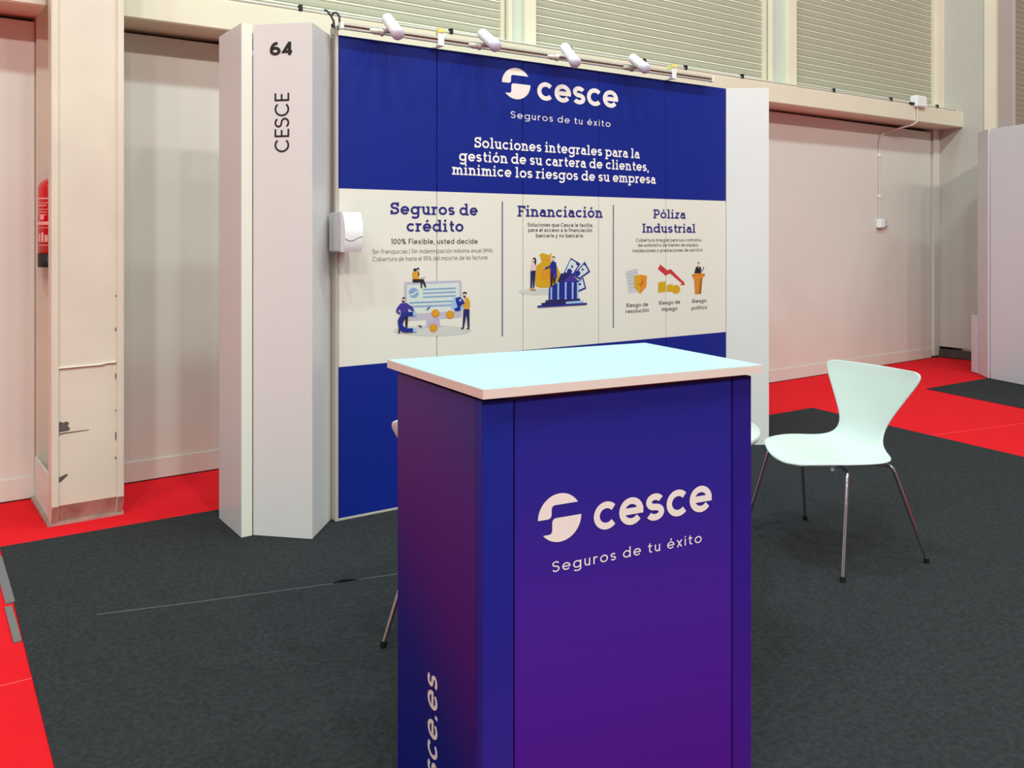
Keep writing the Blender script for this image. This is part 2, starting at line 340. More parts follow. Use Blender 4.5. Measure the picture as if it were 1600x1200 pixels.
ILL = {
 'monitor_illustration': [
  ('shade',[(2.6203,0.9326),(2.6045,0.9441),(2.5592,0.956),(2.4908,0.9668),(2.4083,0.9752),(2.3222,0.9802),(2.2429,0.9814),(2.1793,0.9786),(2.1384,0.9722),(2.1242,0.9632),(2.1384,0.9524),(2.1793,0.941),(2.2429,0.9304),(2.3222,0.9217),(2.4083,0.9161),(2.4908,0.9143),(2.5592,0.9167),(2.6045,0.9231)]),
  ('lilac',[(2.1924,1.2138),(2.203,1.2201),(2.5392,1.2198),(2.5519,1.2126),(2.5519,1.0156),(2.5392,1.0114),(2.2003,1.0104),(2.1913,1.018)]),
  ('screen',[(2.2072,1.2039),(2.5358,1.2057),(2.5358,1.0484),(2.2072,1.0469)]),
  ('lilac2',[(2.3266,1.0083),(2.4104,1.0085),(2.4121,0.9745),(2.4372,0.9682),(2.3049,0.9654),(2.3255,0.9723)]),
  ('sky',[(2.2805,1.1587),(2.2786,1.1682),(2.2732,1.1767),(2.2649,1.1831),(2.2547,1.1868),(2.2439,1.1871),(2.2338,1.1842),(2.2256,1.1784),(2.2202,1.1703),(2.2184,1.161),(2.2202,1.1515),(2.2256,1.143),(2.2338,1.1366),(2.2439,1.1329),(2.2547,1.1324),(2.2649,1.1353),(2.2732,1.1412),(2.2786,1.1493)]),
  ('screen',[(2.2136,1.1564),(2.2402,1.1545),(2.2617,1.1689),(2.2886,1.1655),(2.2886,1.1593),(2.267,1.1615),(2.2445,1.1467),(2.2162,1.1478)]),
  ('sky',[(2.3051,1.1714),(2.5137,1.1721),(2.5133,1.1809),(2.3046,1.18)]),
  ('sky',[(2.3051,1.1513),(2.5137,1.1515),(2.5133,1.1603),(2.3046,1.1599)]),
  ('sky',[(2.3051,1.1302),(2.5137,1.1299),(2.5133,1.1387),(2.3046,1.1389)]),
  ('sky',[(2.2244,1.1031),(2.4938,1.1013),(2.4934,1.1101),(2.224,1.1116)]),
  ('sky',[(2.2244,1.0822),(2.4938,1.0798),(2.4934,1.0886),(2.224,1.0908)]),
  ('globe',[(2.5697,1.0847),(2.567,1.099),(2.5592,1.1118),(2.5473,1.1215),(2.5327,1.127),(2.5172,1.1277),(2.5027,1.1233),(2.4909,1.1146),(2.4832,1.1026),(2.4806,1.0887),(2.4832,1.0746),(2.4909,1.0618),(2.5027,1.0521),(2.5172,1.0465),(2.5327,1.0457),(2.5473,1.0499),(2.5592,1.0586),(2.567,1.0707)]),
  ('royal',[(2.5107,1.1207),(2.5392,1.1279),(2.5622,1.1087),(2.5726,1.0861),(2.545,1.075),(2.5421,1.0481),(2.5107,1.0482),(2.5021,1.0623),(2.5249,1.071),(2.5135,1.101)]),
  ('globe',[(2.5335,1.1149),(2.5507,1.1117),(2.545,1.0996),(2.5364,1.1024)]),
  ('orange',[(2.4087,1.0415),(2.4072,1.0492),(2.4028,1.0561),(2.396,1.0614),(2.3876,1.0645),(2.3788,1.0649),(2.3705,1.0627),(2.3638,1.058),(2.3594,1.0516),(2.3579,1.0441),(2.3594,1.0364),(2.3638,1.0295),(2.3705,1.0242),(2.3788,1.0212),(2.3876,1.0207),(2.396,1.0229),(2.4028,1.0275),(2.4072,1.034)]),
  ('orange',[(2.5015,1.03),(2.5,1.0378),(2.4954,1.0448),(2.4885,1.0501),(2.48,1.0532),(2.471,1.0537),(2.4625,1.0514),(2.4556,1.0468),(2.4511,1.0402),(2.4496,1.0327),(2.4511,1.0249),(2.4556,1.018),(2.4625,1.0126),(2.471,1.0095),(2.48,1.009),(2.4885,1.0112),(2.4954,1.0158),(2.5,1.0224)]),
  ('orange',[(2.396,0.9624),(2.3944,0.9701),(2.39,0.977),(2.3832,0.9824),(2.3749,0.9855),(2.3661,0.986),(2.3579,0.9838),(2.3511,0.9793),(2.3468,0.9729),(2.3452,0.9654),(2.3468,0.9578),(2.3511,0.9508),(2.3579,0.9455),(2.3661,0.9423),(2.3749,0.9418),(2.3832,0.9439),(2.39,0.9485),(2.3944,0.9549)]),
  ('amber',[(2.3998,1.042),(2.3988,1.047),(2.396,1.0515),(2.3915,1.055),(2.3861,1.0569),(2.3803,1.0572),(2.3749,1.0558),(2.3705,1.0528),(2.3677,1.0485),(2.3667,1.0436),(2.3677,1.0387),(2.3705,1.0342),(2.3749,1.0307),(2.3803,1.0287),(2.3861,1.0284),(2.3915,1.0298),(2.396,1.0328),(2.3988,1.0371)]),
  ('amber',[(2.4925,1.0305),(2.4914,1.0355),(2.4885,1.0401),(2.484,1.0436),(2.4784,1.0456),(2.4725,1.0459),(2.467,1.0444),(2.4625,1.0414),(2.4596,1.0371),(2.4585,1.0322),(2.4596,1.0272),(2.4625,1.0226),(2.467,1.0191),(2.4725,1.0171),(2.4784,1.0168),(2.484,1.0182),(2.4885,1.0212),(2.4914,1.0255)]),
  ('amber',[(2.3871,0.9629),(2.3861,0.9679),(2.3832,0.9725),(2.3788,0.9759),(2.3734,0.978),(2.3676,0.9783),(2.3623,0.9769),(2.3579,0.9739),(2.355,0.9698),(2.354,0.9649),(2.355,0.9599),(2.3579,0.9554),(2.3623,0.9519),(2.3676,0.9498),(2.3734,0.9495),(2.3788,0.9509),(2.3832,0.9538),(2.3861,0.958)]),
  ('ochre',[(2.2402,1.2693),(2.2456,1.2778),(2.2724,1.2771),(2.2805,1.2564),(2.2805,1.234),(2.2994,1.244),(2.3005,1.2392),(2.2805,1.2278),(2.2429,1.2242)]),
  ('navy',[(2.267,1.2839),(2.2664,1.2869),(2.2645,1.2895),(2.2617,1.2915),(2.2581,1.2926),(2.2544,1.2926),(2.2509,1.2917),(2.2481,1.2898),(2.2462,1.2873),(2.2456,1.2844),(2.2462,1.2815),(2.2481,1.2788),(2.2509,1.2769),(2.2544,1.2758),(2.2581,1.2757),(2.2617,1.2766),(2.2645,1.2785),(2.2664,1.281)]),
  ('navy',[(2.2821,1.2884),(2.2816,1.291),(2.2801,1.2933),(2.2778,1.2951),(2.275,1.296),(2.272,1.2961),(2.2692,1.2952),(2.2669,1.2936),(2.2654,1.2913),(2.2649,1.2887),(2.2654,1.2861),(2.2669,1.2838),(2.2692,1.282),(2.272,1.2811),(2.275,1.281),(2.2778,1.2818),(2.2801,1.2835),(2.2816,1.2858)]),
  ('brown',[(2.2827,1.2612),(2.2824,1.2657),(2.2815,1.2698),(2.2802,1.2728),(2.2786,1.2744),(2.277,1.2744),(2.2754,1.2729),(2.2741,1.2699),(2.2732,1.2659),(2.273,1.2614),(2.2732,1.2568),(2.2741,1.2528),(2.2754,1.2498),(2.277,1.2481),(2.2786,1.2481),(2.2802,1.2496),(2.2815,1.2526),(2.2824,1.2566)]),
  ('skin',[(2.2783,1.2803),(2.278,1.2823),(2.277,1.284),(2.2754,1.2854),(2.2734,1.2861),(2.2714,1.2861),(2.2695,1.2855),(2.2679,1.2842),(2.2668,1.2825),(2.2665,1.2806),(2.2668,1.2786),(2.2679,1.2769),(2.2695,1.2756),(2.2714,1.2749),(2.2734,1.2748),(2.2754,1.2754),(2.277,1.2767),(2.278,1.2784)]),
  ('ink',[(2.2402,1.2266),(2.2456,1.235),(2.3103,1.2313),(2.3266,1.1881),(2.3168,1.1884),(2.3005,1.2191),(2.2994,1.1857),(2.2919,1.1859),(2.2897,1.2166),(2.2456,1.2169)]),
  ('lilac',[(2.3021,1.2439),(2.3212,1.2473),(2.313,1.2365),(2.3021,1.2368)]),
  ('ink',[(2.5848,1.1464),(2.584,1.1488),(2.5815,1.1509),(2.5778,1.1526),(2.5733,1.1536),(2.5685,1.1538),(2.564,1.1531),(2.5603,1.1517),(2.5579,1.1497),(2.5571,1.1474),(2.5579,1.145),(2.5603,1.1428),(2.564,1.1412),(2.5685,1.1402),(2.5733,1.14),(2.5778,1.1406),(2.5815,1.142),(2.584,1.144)]),
  ('skin',[(2.5784,1.1367),(2.5779,1.1394),(2.5763,1.1419),(2.5738,1.1437),(2.5708,1.1448),(2.5676,1.1449),(2.5646,1.1441),(2.5621,1.1424),(2.5605,1.1401),(2.5599,1.1374),(2.5605,1.1347),(2.5621,1.1323),(2.5646,1.1304),(2.5676,1.1294),(2.5708,1.1292),(2.5738,1.1301),(2.5763,1.1317),(2.5779,1.134)]),
  ('ink',[(2.5767,1.1269),(2.5762,1.1286),(2.5749,1.1301),(2.5729,1.1313),(2.5705,1.132),(2.5679,1.1321),(2.5654,1.1316),(2.5634,1.1306),(2.5621,1.1292),(2.5617,1.1275),(2.5621,1.1258),(2.5634,1.1243),(2.5654,1.1231),(2.5679,1.1224),(2.5705,1.1223),(2.5729,1.1228),(2.5749,1.1238),(2.5762,1.1252)]),
  ('ochre',[(2.5726,1.1231),(2.5912,1.1224),(2.604,1.0971),(2.6057,1.0722),(2.5981,1.0548),(2.5669,1.0563),(2.568,1.074),(2.5507,1.0797),(2.5507,1.0846),(2.5726,1.0861)]),
  ('navy',[(2.5622,1.0575),(2.6016,1.0556),(2.6016,0.9486),(2.5912,0.9492),(2.5819,1.0289),(2.5657,0.9532),(2.5565,0.9538)]),
  ('ink',[(2.5438,0.9491),(2.5507,0.9556),(2.5657,0.9537),(2.5622,0.947)]),
  ('ink',[(2.5813,0.9449),(2.5889,0.9514),(2.6016,0.9496),(2.6005,0.9437)]),
  ('ink',[(2.1966,1.1334),(2.196,1.1356),(2.1944,1.1375),(2.1918,1.1389),(2.1887,1.1398),(2.1854,1.1399),(2.1823,1.1393),(2.1798,1.1381),(2.1782,1.1363),(2.1776,1.1342),(2.1782,1.1321),(2.1798,1.1302),(2.1823,1.1287),(2.1854,1.1278),(2.1887,1.1277),(2.1918,1.1283),(2.1944,1.1296),(2.196,1.1314)]),
  ('skin',[(2.1934,1.1251),(2.1929,1.1273),(2.1915,1.1294),(2.1892,1.131),(2.1865,1.1319),(2.1835,1.132),(2.1808,1.1313),(2.1785,1.1299),(2.1771,1.128),(2.1766,1.1258),(2.1771,1.1235),(2.1785,1.1214),(2.1808,1.1199),(2.1835,1.119),(2.1865,1.1189),(2.1892,1.1195),(2.1915,1.1209),(2.1929,1.1228)]),
  ('ink',[(2.1918,1.1157),(2.1914,1.1176),(2.1902,1.1194),(2.1884,1.1207),(2.1862,1.1215),(2.1838,1.1216),(2.1816,1.121),(2.1797,1.1198),(2.1785,1.1182),(2.1781,1.1163),(2.1785,1.1143),(2.1797,1.1126),(2.1816,1.1112),(2.1838,1.1105),(2.1862,1.1104),(2.1884,1.1109),(2.1902,1.1121),(2.1914,1.1138)]),
  ('violet',[(2.166,1.1064),(2.203,1.1086),(2.2402,1.0842),(2.252,1.0637),(2.2456,1.0602),(2.2136,1.0807),(2.2162,1.0522),(2.1687,1.0546),(2.166,1.0782),(2.1529,1.0694),(2.1687,1.0522),(2.1608,1.0484),(2.1409,1.0644),(2.1461,1.0829)]),
  ('ink',[(2.1713,1.0544),(2.2136,1.0547),(2.2093,0.9745),(2.1987,0.9751),(2.195,1.0296),(2.1634,0.9561),(2.166,0.9484),(2.1529,0.9492),(2.1566,0.9659)]),
  ('royal',[(2.2429,1.058),(2.203,1.0613),(2.1713,1.0497),(2.1514,1.0179),(2.1555,0.98),(2.1766,0.9543),(2.203,0.9489),(2.2429,0.9483),(2.2429,0.9701),(2.203,0.9725),(2.1829,0.9869),(2.1766,1.0094),(2.1845,1.0278),(2.2056,1.0362),(2.2429,1.0366)]),
  ('globe',[(2.2429,1.0594),(2.2627,1.0594),(2.2627,1.0365),(2.2429,1.0356)]),
  ('globe',[(2.2429,0.9701),(2.2627,0.9708),(2.2627,0.9489),(2.2429,0.9483)]),
  ('navy',[(2.2751,0.9872),(2.2994,0.9763),(2.2967,0.9707),(2.2778,0.9799)]),
  ('royal',[(2.3239,1.0683),(2.3458,1.0832),(2.3496,1.0782),(2.3294,1.0647)]),
 ],
 'finance_illustration': [
  ('shade',[(3.2355,1.1306),(3.2262,1.1375),(3.1996,1.1443),(3.159,1.15),(3.1098,1.1539),(3.0579,1.1557),(3.0097,1.1551),(2.9708,1.1523),(2.9456,1.1475),(2.9369,1.1414),(2.9456,1.1347),(2.9708,1.1281),(3.0097,1.1225),(3.0579,1.1184),(3.1098,1.1164),(3.159,1.1168),(3.1996,1.1195),(3.2262,1.1243)]),
  ('bag',[(3.1113,1.3162),(3.0916,1.3546),(3.1113,1.3658),(3.1391,1.3604),(3.163,1.3537),(3.1854,1.3662),(3.171,1.3216),(3.2233,1.2886),(3.2477,1.243),(3.2355,1.1982),(3.179,1.1582),(3.1074,1.1575),(3.0642,1.1684),(3.0587,1.2349),(3.0642,1.2854)]),
  ('orange',[(3.1034,1.3221),(3.175,1.3209),(3.175,1.3286),(3.1034,1.3297)]),
  ('orange',[(3.179,1.237),(3.1766,1.2484),(3.1696,1.2586),(3.159,1.2662),(3.146,1.2705),(3.1322,1.2708),(3.1193,1.2671),(3.1087,1.26),(3.1019,1.2502),(3.0995,1.239),(3.1019,1.2276),(3.1087,1.2175),(3.1193,1.2098),(3.1322,1.2055),(3.146,1.2051),(3.159,1.2087),(3.1696,1.2158),(3.1766,1.2257)]),
  ('bag',[(3.1547,1.2565),(3.1479,1.2591),(3.1399,1.2593),(3.1325,1.2568),(3.1266,1.252),(3.1229,1.2456),(3.1216,1.2384),(3.1229,1.2311),(3.1266,1.2246),(3.1325,1.2195),(3.1399,1.2166),(3.1479,1.2164),(3.1547,1.2187),(3.1521,1.2234),(3.1465,1.2214),(3.1412,1.2216),(3.1362,1.2236),(3.1319,1.2273),(3.129,1.2324),(3.128,1.2383),(3.129,1.2441),(3.1319,1.249),(3.1362,1.2525),(3.1412,1.2543),(3.1465,1.2542),(3.1521,1.2519)]),
  ('bag',[(3.1169,1.2408),(3.1455,1.2401),(3.1455,1.2445),(3.1169,1.2452)]),
  ('bag',[(3.1169,1.23),(3.1455,1.2292),(3.1455,1.2337),(3.1169,1.2344)]),
  ('royal',[(3.3298,1.334),(3.405,1.2969),(3.3506,1.2275),(3.2722,1.2392)]),
  ('paper',[(3.3298,1.3243),(3.3923,1.2938),(3.3447,1.2374),(3.2845,1.2473)]),
  ('royal',[(3.3389,1.2505),(3.3377,1.2564),(3.3343,1.2615),(3.329,1.2654),(3.3225,1.2676),(3.3156,1.2677),(3.3091,1.2659),(3.3039,1.2622),(3.3005,1.2572),(3.2993,1.2515),(3.3005,1.2457),(3.3039,1.2405),(3.3091,1.2366),(3.3156,1.2345),(3.3225,1.2343),(3.329,1.2361),(3.3343,1.2398),(3.3377,1.2448)]),
  ('royal',[(3.3464,1.2797),(3.346,1.2828),(3.3447,1.2856),(3.3427,1.2877),(3.3402,1.2888),(3.3376,1.2889),(3.3352,1.2878),(3.3332,1.2858),(3.3319,1.2831),(3.3315,1.28),(3.3319,1.2769),(3.3332,1.2741),(3.3352,1.272),(3.3376,1.2709),(3.3402,1.2708),(3.3427,1.2719),(3.3447,1.2739),(3.346,1.2766)]),
  ('royal',[(3.3672,1.3132),(3.405,1.2969),(3.3923,1.2788),(3.3714,1.2923)]),
  ('royal',[(3.4387,1.3094),(3.4822,1.2452),(3.3965,1.2001),(3.3464,1.2276)]),
  ('paper',[(3.4345,1.2963),(3.4668,1.2496),(3.3982,1.2118),(3.3631,1.2304)]),
  ('royal',[(3.4041,1.2379),(3.4029,1.2437),(3.3994,1.249),(3.394,1.2529),(3.3875,1.2551),(3.3805,1.2552),(3.3739,1.2533),(3.3686,1.2497),(3.3651,1.2446),(3.3639,1.2389),(3.3651,1.233),(3.3686,1.2278),(3.3739,1.2239),(3.3805,1.2217),(3.3875,1.2215),(3.394,1.2234),(3.3994,1.227),(3.4029,1.2321)]),
  ('royal',[(3.4303,1.2596),(3.4298,1.2619),(3.4283,1.2639),(3.426,1.2654),(3.4233,1.2662),(3.4204,1.2663),(3.4176,1.2656),(3.4154,1.2642),(3.4139,1.2622),(3.4134,1.26),(3.4139,1.2577),(3.4154,1.2557),(3.4176,1.2542),(3.4204,1.2534),(3.4233,1.2533),(3.426,1.254),(3.4283,1.2554),(3.4298,1.2574)]),
  ('royal',[(3.4387,1.3094),(3.46,1.2774),(3.4387,1.2844),(3.4218,1.2946)]),
  ('royal',[(3.3798,1.1875),(3.426,1.2124),(3.4498,1.1426),(3.384,1.1232)]),
  ('paper',[(3.3856,1.1807),(3.4193,1.2027),(3.4362,1.1496),(3.3882,1.1349)]),
  ('royal',[(3.4092,1.1702),(3.4086,1.1729),(3.4068,1.1753),(3.4041,1.1772),(3.4008,1.1782),(3.3973,1.1783),(3.394,1.1775),(3.3913,1.1758),(3.3896,1.1735),(3.389,1.1708),(3.3896,1.1681),(3.3913,1.1657),(3.394,1.1639),(3.3973,1.1628),(3.4008,1.1627),(3.4041,1.1635),(3.4068,1.1652),(3.4086,1.1675)]),
  ('navy',[(3.2518,1.2416),(3.3298,1.2397),(3.3882,1.1925),(3.2233,1.1825)]),
  ('violet',[(3.3273,1.2333),(3.3882,1.1925),(3.2681,1.1876)]),
  ('royal',[(3.163,1.1588),(3.2233,1.1857),(3.3882,1.1925),(3.3882,1.0825),(3.159,1.0855)]),
  ('globe',[(3.171,1.163),(3.187,1.1637),(3.1854,1.1548),(3.1838,1.0972),(3.1887,1.0874),(3.1694,1.0869),(3.1726,1.0977),(3.1726,1.1808)]),
  ('globe',[(3.2233,1.187),(3.2396,1.1878),(3.2379,1.1788),(3.2363,1.0951),(3.2412,1.0853),(3.2217,1.0848),(3.225,1.0956),(3.225,1.1792)]),
  ('globe',[(3.2804,1.1853),(3.2968,1.1861),(3.2951,1.177),(3.2935,1.0928),(3.2984,1.0829),(3.2787,1.0824),(3.282,1.0933),(3.282,1.1774)]),
  ('globe',[(3.334,1.1836),(3.3506,1.1844),(3.3489,1.1753),(3.3472,1.0907),(3.3522,1.0807),(3.3323,1.0802),(3.3356,1.0911),(3.3356,1.1758)]),
  ('globe',[(3.3739,1.1824),(3.3907,1.1832),(3.389,1.1741),(3.3873,1.0891),(3.3923,1.079),(3.3722,1.0786),(3.3756,1.0895),(3.3756,1.1745)]),
  ('navy',[(3.1351,1.0833),(3.4007,1.0833),(3.4007,1.0689),(3.1351,1.0705)]),
  ('navy',[(3.1058,1.0686),(3.426,1.0691),(3.4277,1.0533),(3.1058,1.0546)]),
  ('globe',[(3.2886,1.0684),(3.426,1.0691),(3.4277,1.0533),(3.2886,1.0542)]),
  ('royal',[(3.0759,1.0541),(3.4532,1.0548),(3.4549,1.0428),(3.0759,1.0427)]),
  ('ink',[(3.0649,1.3284),(3.0642,1.3323),(3.062,1.3357),(3.0587,1.3383),(3.0546,1.3397),(3.0503,1.3398),(3.0462,1.3385),(3.0429,1.336),(3.0407,1.3326),(3.04,1.3288),(3.0407,1.3249),(3.0429,1.3214),(3.0462,1.3188),(3.0503,1.3174),(3.0546,1.3173),(3.0587,1.3186),(3.062,1.3211),(3.0642,1.3245)]),
  ('skin',[(3.054,1.3235),(3.0535,1.3261),(3.0522,1.3284),(3.0501,1.3301),(3.0476,1.331),(3.0449,1.3311),(3.0423,1.3302),(3.0402,1.3286),(3.0389,1.3263),(3.0384,1.3237),(3.0389,1.3211),(3.0402,1.3188),(3.0423,1.3171),(3.0449,1.3162),(3.0476,1.3161),(3.0501,1.317),(3.0522,1.3186),(3.0535,1.3209)]),
  ('ink',[(3.0548,1.3298),(3.0665,1.3233),(3.0634,1.2917),(3.0524,1.3046)]),
  ('pink',[(3.033,1.3049),(3.0524,1.3077),(3.0665,1.2759),(3.0642,1.2601),(3.0291,1.2578),(3.0291,1.2924)]),
  ('navy',[(3.0252,1.261),(3.0618,1.2633),(3.0524,1.1593),(3.0431,1.1597),(3.0408,1.2291),(3.0353,1.1599),(3.0244,1.1571)]),
  ('orange',[(3.0244,1.1565),(3.0642,1.1526),(3.0618,1.1464),(3.0244,1.149)]),
  ('ink',[(3.2064,1.339),(3.2056,1.341),(3.2034,1.3428),(3.1999,1.3441),(3.1957,1.3449),(3.1912,1.3449),(3.187,1.3443),(3.1836,1.343),(3.1814,1.3413),(3.1806,1.3394),(3.1814,1.3374),(3.1836,1.3356),(3.187,1.3343),(3.1912,1.3336),(3.1957,1.3335),(3.1999,1.3341),(3.2034,1.3354),(3.2056,1.3371)]),
  ('skin',[(3.2007,1.3308),(3.2001,1.3338),(3.1985,1.3366),(3.1959,1.3386),(3.1927,1.3397),(3.1894,1.3398),(3.1862,1.3387),(3.1837,1.3368),(3.182,1.3341),(3.1814,1.331),(3.182,1.328),(3.1837,1.3253),(3.1862,1.3232),(3.1894,1.3221),(3.1927,1.322),(3.1959,1.3231),(3.1985,1.325),(3.2001,1.3277)]),
  ('royal',[(3.179,1.3119),(3.1951,1.318),(3.2153,1.3048),(3.2193,1.2437),(3.171,1.2353),(3.1726,1.28),(3.1311,1.27),(3.1272,1.2765),(3.167,1.2897)]),
  ('ink',[(3.1726,1.2384),(3.2153,1.2425),(3.2072,1.1811),(3.1967,1.1814),(3.1935,1.2187),(3.183,1.1645),(3.1726,1.1649)]),
  ('violet',[(3.1911,1.238),(3.2193,1.2405),(3.2209,1.2147),(3.1911,1.211)]),
  ('skin',[(3.1296,1.2726),(3.1292,1.2739),(3.1281,1.2751),(3.1264,1.276),(3.1243,1.2765),(3.1221,1.2765),(3.12,1.2761),(3.1184,1.2753),(3.1173,1.2742),(3.1169,1.2729),(3.1173,1.2716),(3.1184,1.2704),(3.12,1.2695),(3.1221,1.269),(3.1243,1.269),(3.1264,1.2694),(3.1281,1.2702),(3.1292,1.2713)]),
 ],
 'shield_icon': [
  ('paper2',[(3.7756,1.2385),(3.8787,1.2578),(3.9081,1.1085),(3.8014,1.0981)]),
  ('greyline',[(3.7897,1.2361),(3.8746,1.2507),(3.8731,1.255),(3.7883,1.2403)]),
  ('greyline',[(3.7938,1.216),(3.8747,1.2305),(3.8731,1.2347),(3.7922,1.2201)]),
  ('greyline',[(3.7977,1.1965),(3.8747,1.211),(3.8731,1.2152),(3.7961,1.2007)]),
  ('greyline',[(3.802,1.1749),(3.8747,1.1893),(3.873,1.1935),(3.8004,1.179)]),
  ('greyline',[(3.8064,1.1532),(3.8748,1.1677),(3.873,1.1718),(3.8046,1.1574)]),
  ('greyline',[(3.8108,1.1316),(3.8748,1.146),(3.8729,1.1502),(3.8089,1.1357)]),
  ('amber',[(3.9032,1.2174),(3.9602,1.2072),(3.9543,1.136),(3.9012,1.0929),(3.8525,1.1358),(3.8467,1.208)]),
  ('orange',[(3.9032,1.2174),(3.9602,1.2072),(3.9543,1.136),(3.9012,1.0929)]),
  ('brown',[(3.879,1.1601),(3.8996,1.1427),(3.9295,1.1732),(3.9239,1.1762),(3.8969,1.1475),(3.8844,1.163)]),
 ],
 'falling_arrow_icon': [
  ('red',[(4.0805,1.2793),(4.1437,1.241),(4.1766,1.2462),(4.2947,1.1586),(4.2926,1.1714),(4.3085,1.1356),(4.2579,1.1394),(4.281,1.1477),(4.1694,1.2181),(4.1283,1.2043),(4.0582,1.2503)]),
  ('gold',[(4.0622,1.1633),(4.1283,1.1673),(4.1314,1.0968),(4.0602,1.0942)]),
  ('gold',[(4.1386,1.1432),(4.1953,1.1467),(4.1973,1.0966),(4.1386,1.0958)]),
  ('gold',[(4.2642,1.1092),(4.2617,1.1196),(4.2548,1.1288),(4.2442,1.1359),(4.2313,1.1398),(4.2175,1.1403),(4.2046,1.1371),(4.1941,1.1308),(4.1873,1.1221),(4.1849,1.112),(4.1873,1.1017),(4.1941,1.0925),(4.2046,1.0854),(4.2175,1.0814),(4.2313,1.0809),(4.2442,1.0839),(4.2548,1.0902),(4.2617,1.099)]),
  ('amber',[(4.2516,1.1096),(4.2499,1.1169),(4.2452,1.1234),(4.238,1.1283),(4.2291,1.1311),(4.2197,1.1314),(4.2108,1.1292),(4.2037,1.1247),(4.199,1.1186),(4.1973,1.1115),(4.199,1.1043),(4.2037,1.0979),(4.2108,1.0929),(4.2197,1.0901),(4.2291,1.0898),(4.238,1.092),(4.2452,1.0964),(4.2499,1.1025)]),
  ('amber',[(4.0624,1.1494),(4.1285,1.151),(4.1282,1.1539),(4.0621,1.1523)]),
  ('amber',[(4.0624,1.1346),(4.1285,1.1362),(4.1282,1.1391),(4.0621,1.1376)]),
  ('amber',[(4.0624,1.1199),(4.1285,1.1213),(4.1282,1.1243),(4.0621,1.1229)]),
 ],
 'podium_icon': [
  ('ink',[(4.4513,1.2823),(4.4506,1.2844),(4.4485,1.2863),(4.4453,1.2877),(4.4414,1.2885),(4.4373,1.2886),(4.4334,1.2879),(4.4302,1.2866),(4.4281,1.2848),(4.4274,1.2827),(4.4281,1.2806),(4.4302,1.2788),(4.4334,1.2773),(4.4373,1.2765),(4.4414,1.2765),(4.4453,1.2771),(4.4485,1.2784),(4.4506,1.2802)]),
  ('skin',[(4.4502,1.2724),(4.4496,1.2761),(4.4477,1.2793),(4.4448,1.2818),(4.4413,1.2831),(4.4375,1.2832),(4.4339,1.2819),(4.4311,1.2796),(4.4292,1.2764),(4.4285,1.2728),(4.4292,1.2691),(4.4311,1.2659),(4.4339,1.2634),(4.4375,1.2621),(4.4413,1.262),(4.4448,1.2632),(4.4477,1.2656),(4.4496,1.2687)]),
  ('ink',[(4.4123,1.2541),(4.4394,1.2627),(4.4633,1.253),(4.4655,1.2109),(4.3982,1.2125)]),
  ('pink',[(4.4329,1.2605),(4.4459,1.2602),(4.4415,1.242)]),
  ('navy',[(4.4733,1.221),(4.4953,1.2535),(4.4883,1.2559),(4.4664,1.2235)]),
  ('orange',[(4.3746,1.2093),(4.4995,1.2116),(4.5006,1.1947),(4.4775,1.1784),(4.3907,1.1762),(4.3767,1.1941)]),
  ('amber2',[(4.3939,1.1784),(4.4775,1.1815),(4.4633,1.0717),(4.4047,1.0716)]),
  ('brown2',[(4.4557,1.1805),(4.4775,1.1815),(4.4633,1.0717),(4.4372,1.0719)]),
  ('brown2',[(4.3802,1.1955),(4.4986,1.1978),(4.4982,1.2024),(4.3797,1.2001)]),
 ],
}
# ------------------------------------------------------------------ hall: a frame along the back wall (s along, n into the wall)
HA = math.atan(.0275)
HT = Matrix.Translation((0, 5.55, 0)) @ Matrix.Rotation(HA, 4, 'Z')
def hbox(name, s0, s1, n0, n1, z0, z1, m, parent=None, bevel=0):
    return boxo(name, (s0, n0, z0), (s1, n1, z1), m, parent, HT, bevel)
fl = boxo('floor', (-9, -12, -.12), (20, 7.5, -.008), CONC); tag(fl, 'concrete hall floor under the carpets', 'floor', kind='structure')

# back wall with its panels, dark slots and backing
wb = empty('wall_back'); tag(wb, 'cream painted hall wall with tall flat panels behind the stand', 'wall', kind='structure')
hbox('backing', -9, 20, .10, .30, 0, 8.0, DARK, wb)
PANELS = [(-3.1, .585), (.93, 3.90), (3.93, 7.03), (7.06, 10.13), (10.84, 13.6)]
for a, b in PANELS:
    zt = 2.668 + .006 * max(a, 0)
    hbox('wall_panel', a, b, 0, .10, .008, zt, WALLP, wb, .004)
    hbox('kick_board', a, b, -.010, .002, .004, .125, WALLP, wb, .003)
hbox('column_backing', .585, .93, .02, .10, 0, 8.0, WALLP, wb)
hbox('jamb', 10.165, 10.30, -.02, .10, .02, 8.0, WALLP, wb, .004)
hbox('wall_above', -9, 20, -.02, .10, 4.70, 8.0, WALLU, wb)

def beam(name, s0, s1, label):
    q = MB(); vs = []
    for s in (s0, s1):
        k = .006 * max(s, 0)
        vs += [(s, -.30, 2.690 + k), (s, 0.1, 2.690 + k), (s, 0.1, 2.872 + k), (s, -.30, 2.872 + k)]
    q.add(vs, [(0, 1, 2, 3), (4, 7, 6, 5), (0, 4, 5, 1), (1, 5, 6, 2), (2, 6, 7, 3), (3, 7, 4, 0)])
    return tag(q.build(name, BEAMP, None, HT, .006), label, 'beam', kind='structure')
beam('trim_1', -3.0, .60, 'cream beam across the wall left of the scuffed steel pillar')
beam('trim_2', .90, 10.34, 'long cream beam across the hall wall above the stand')

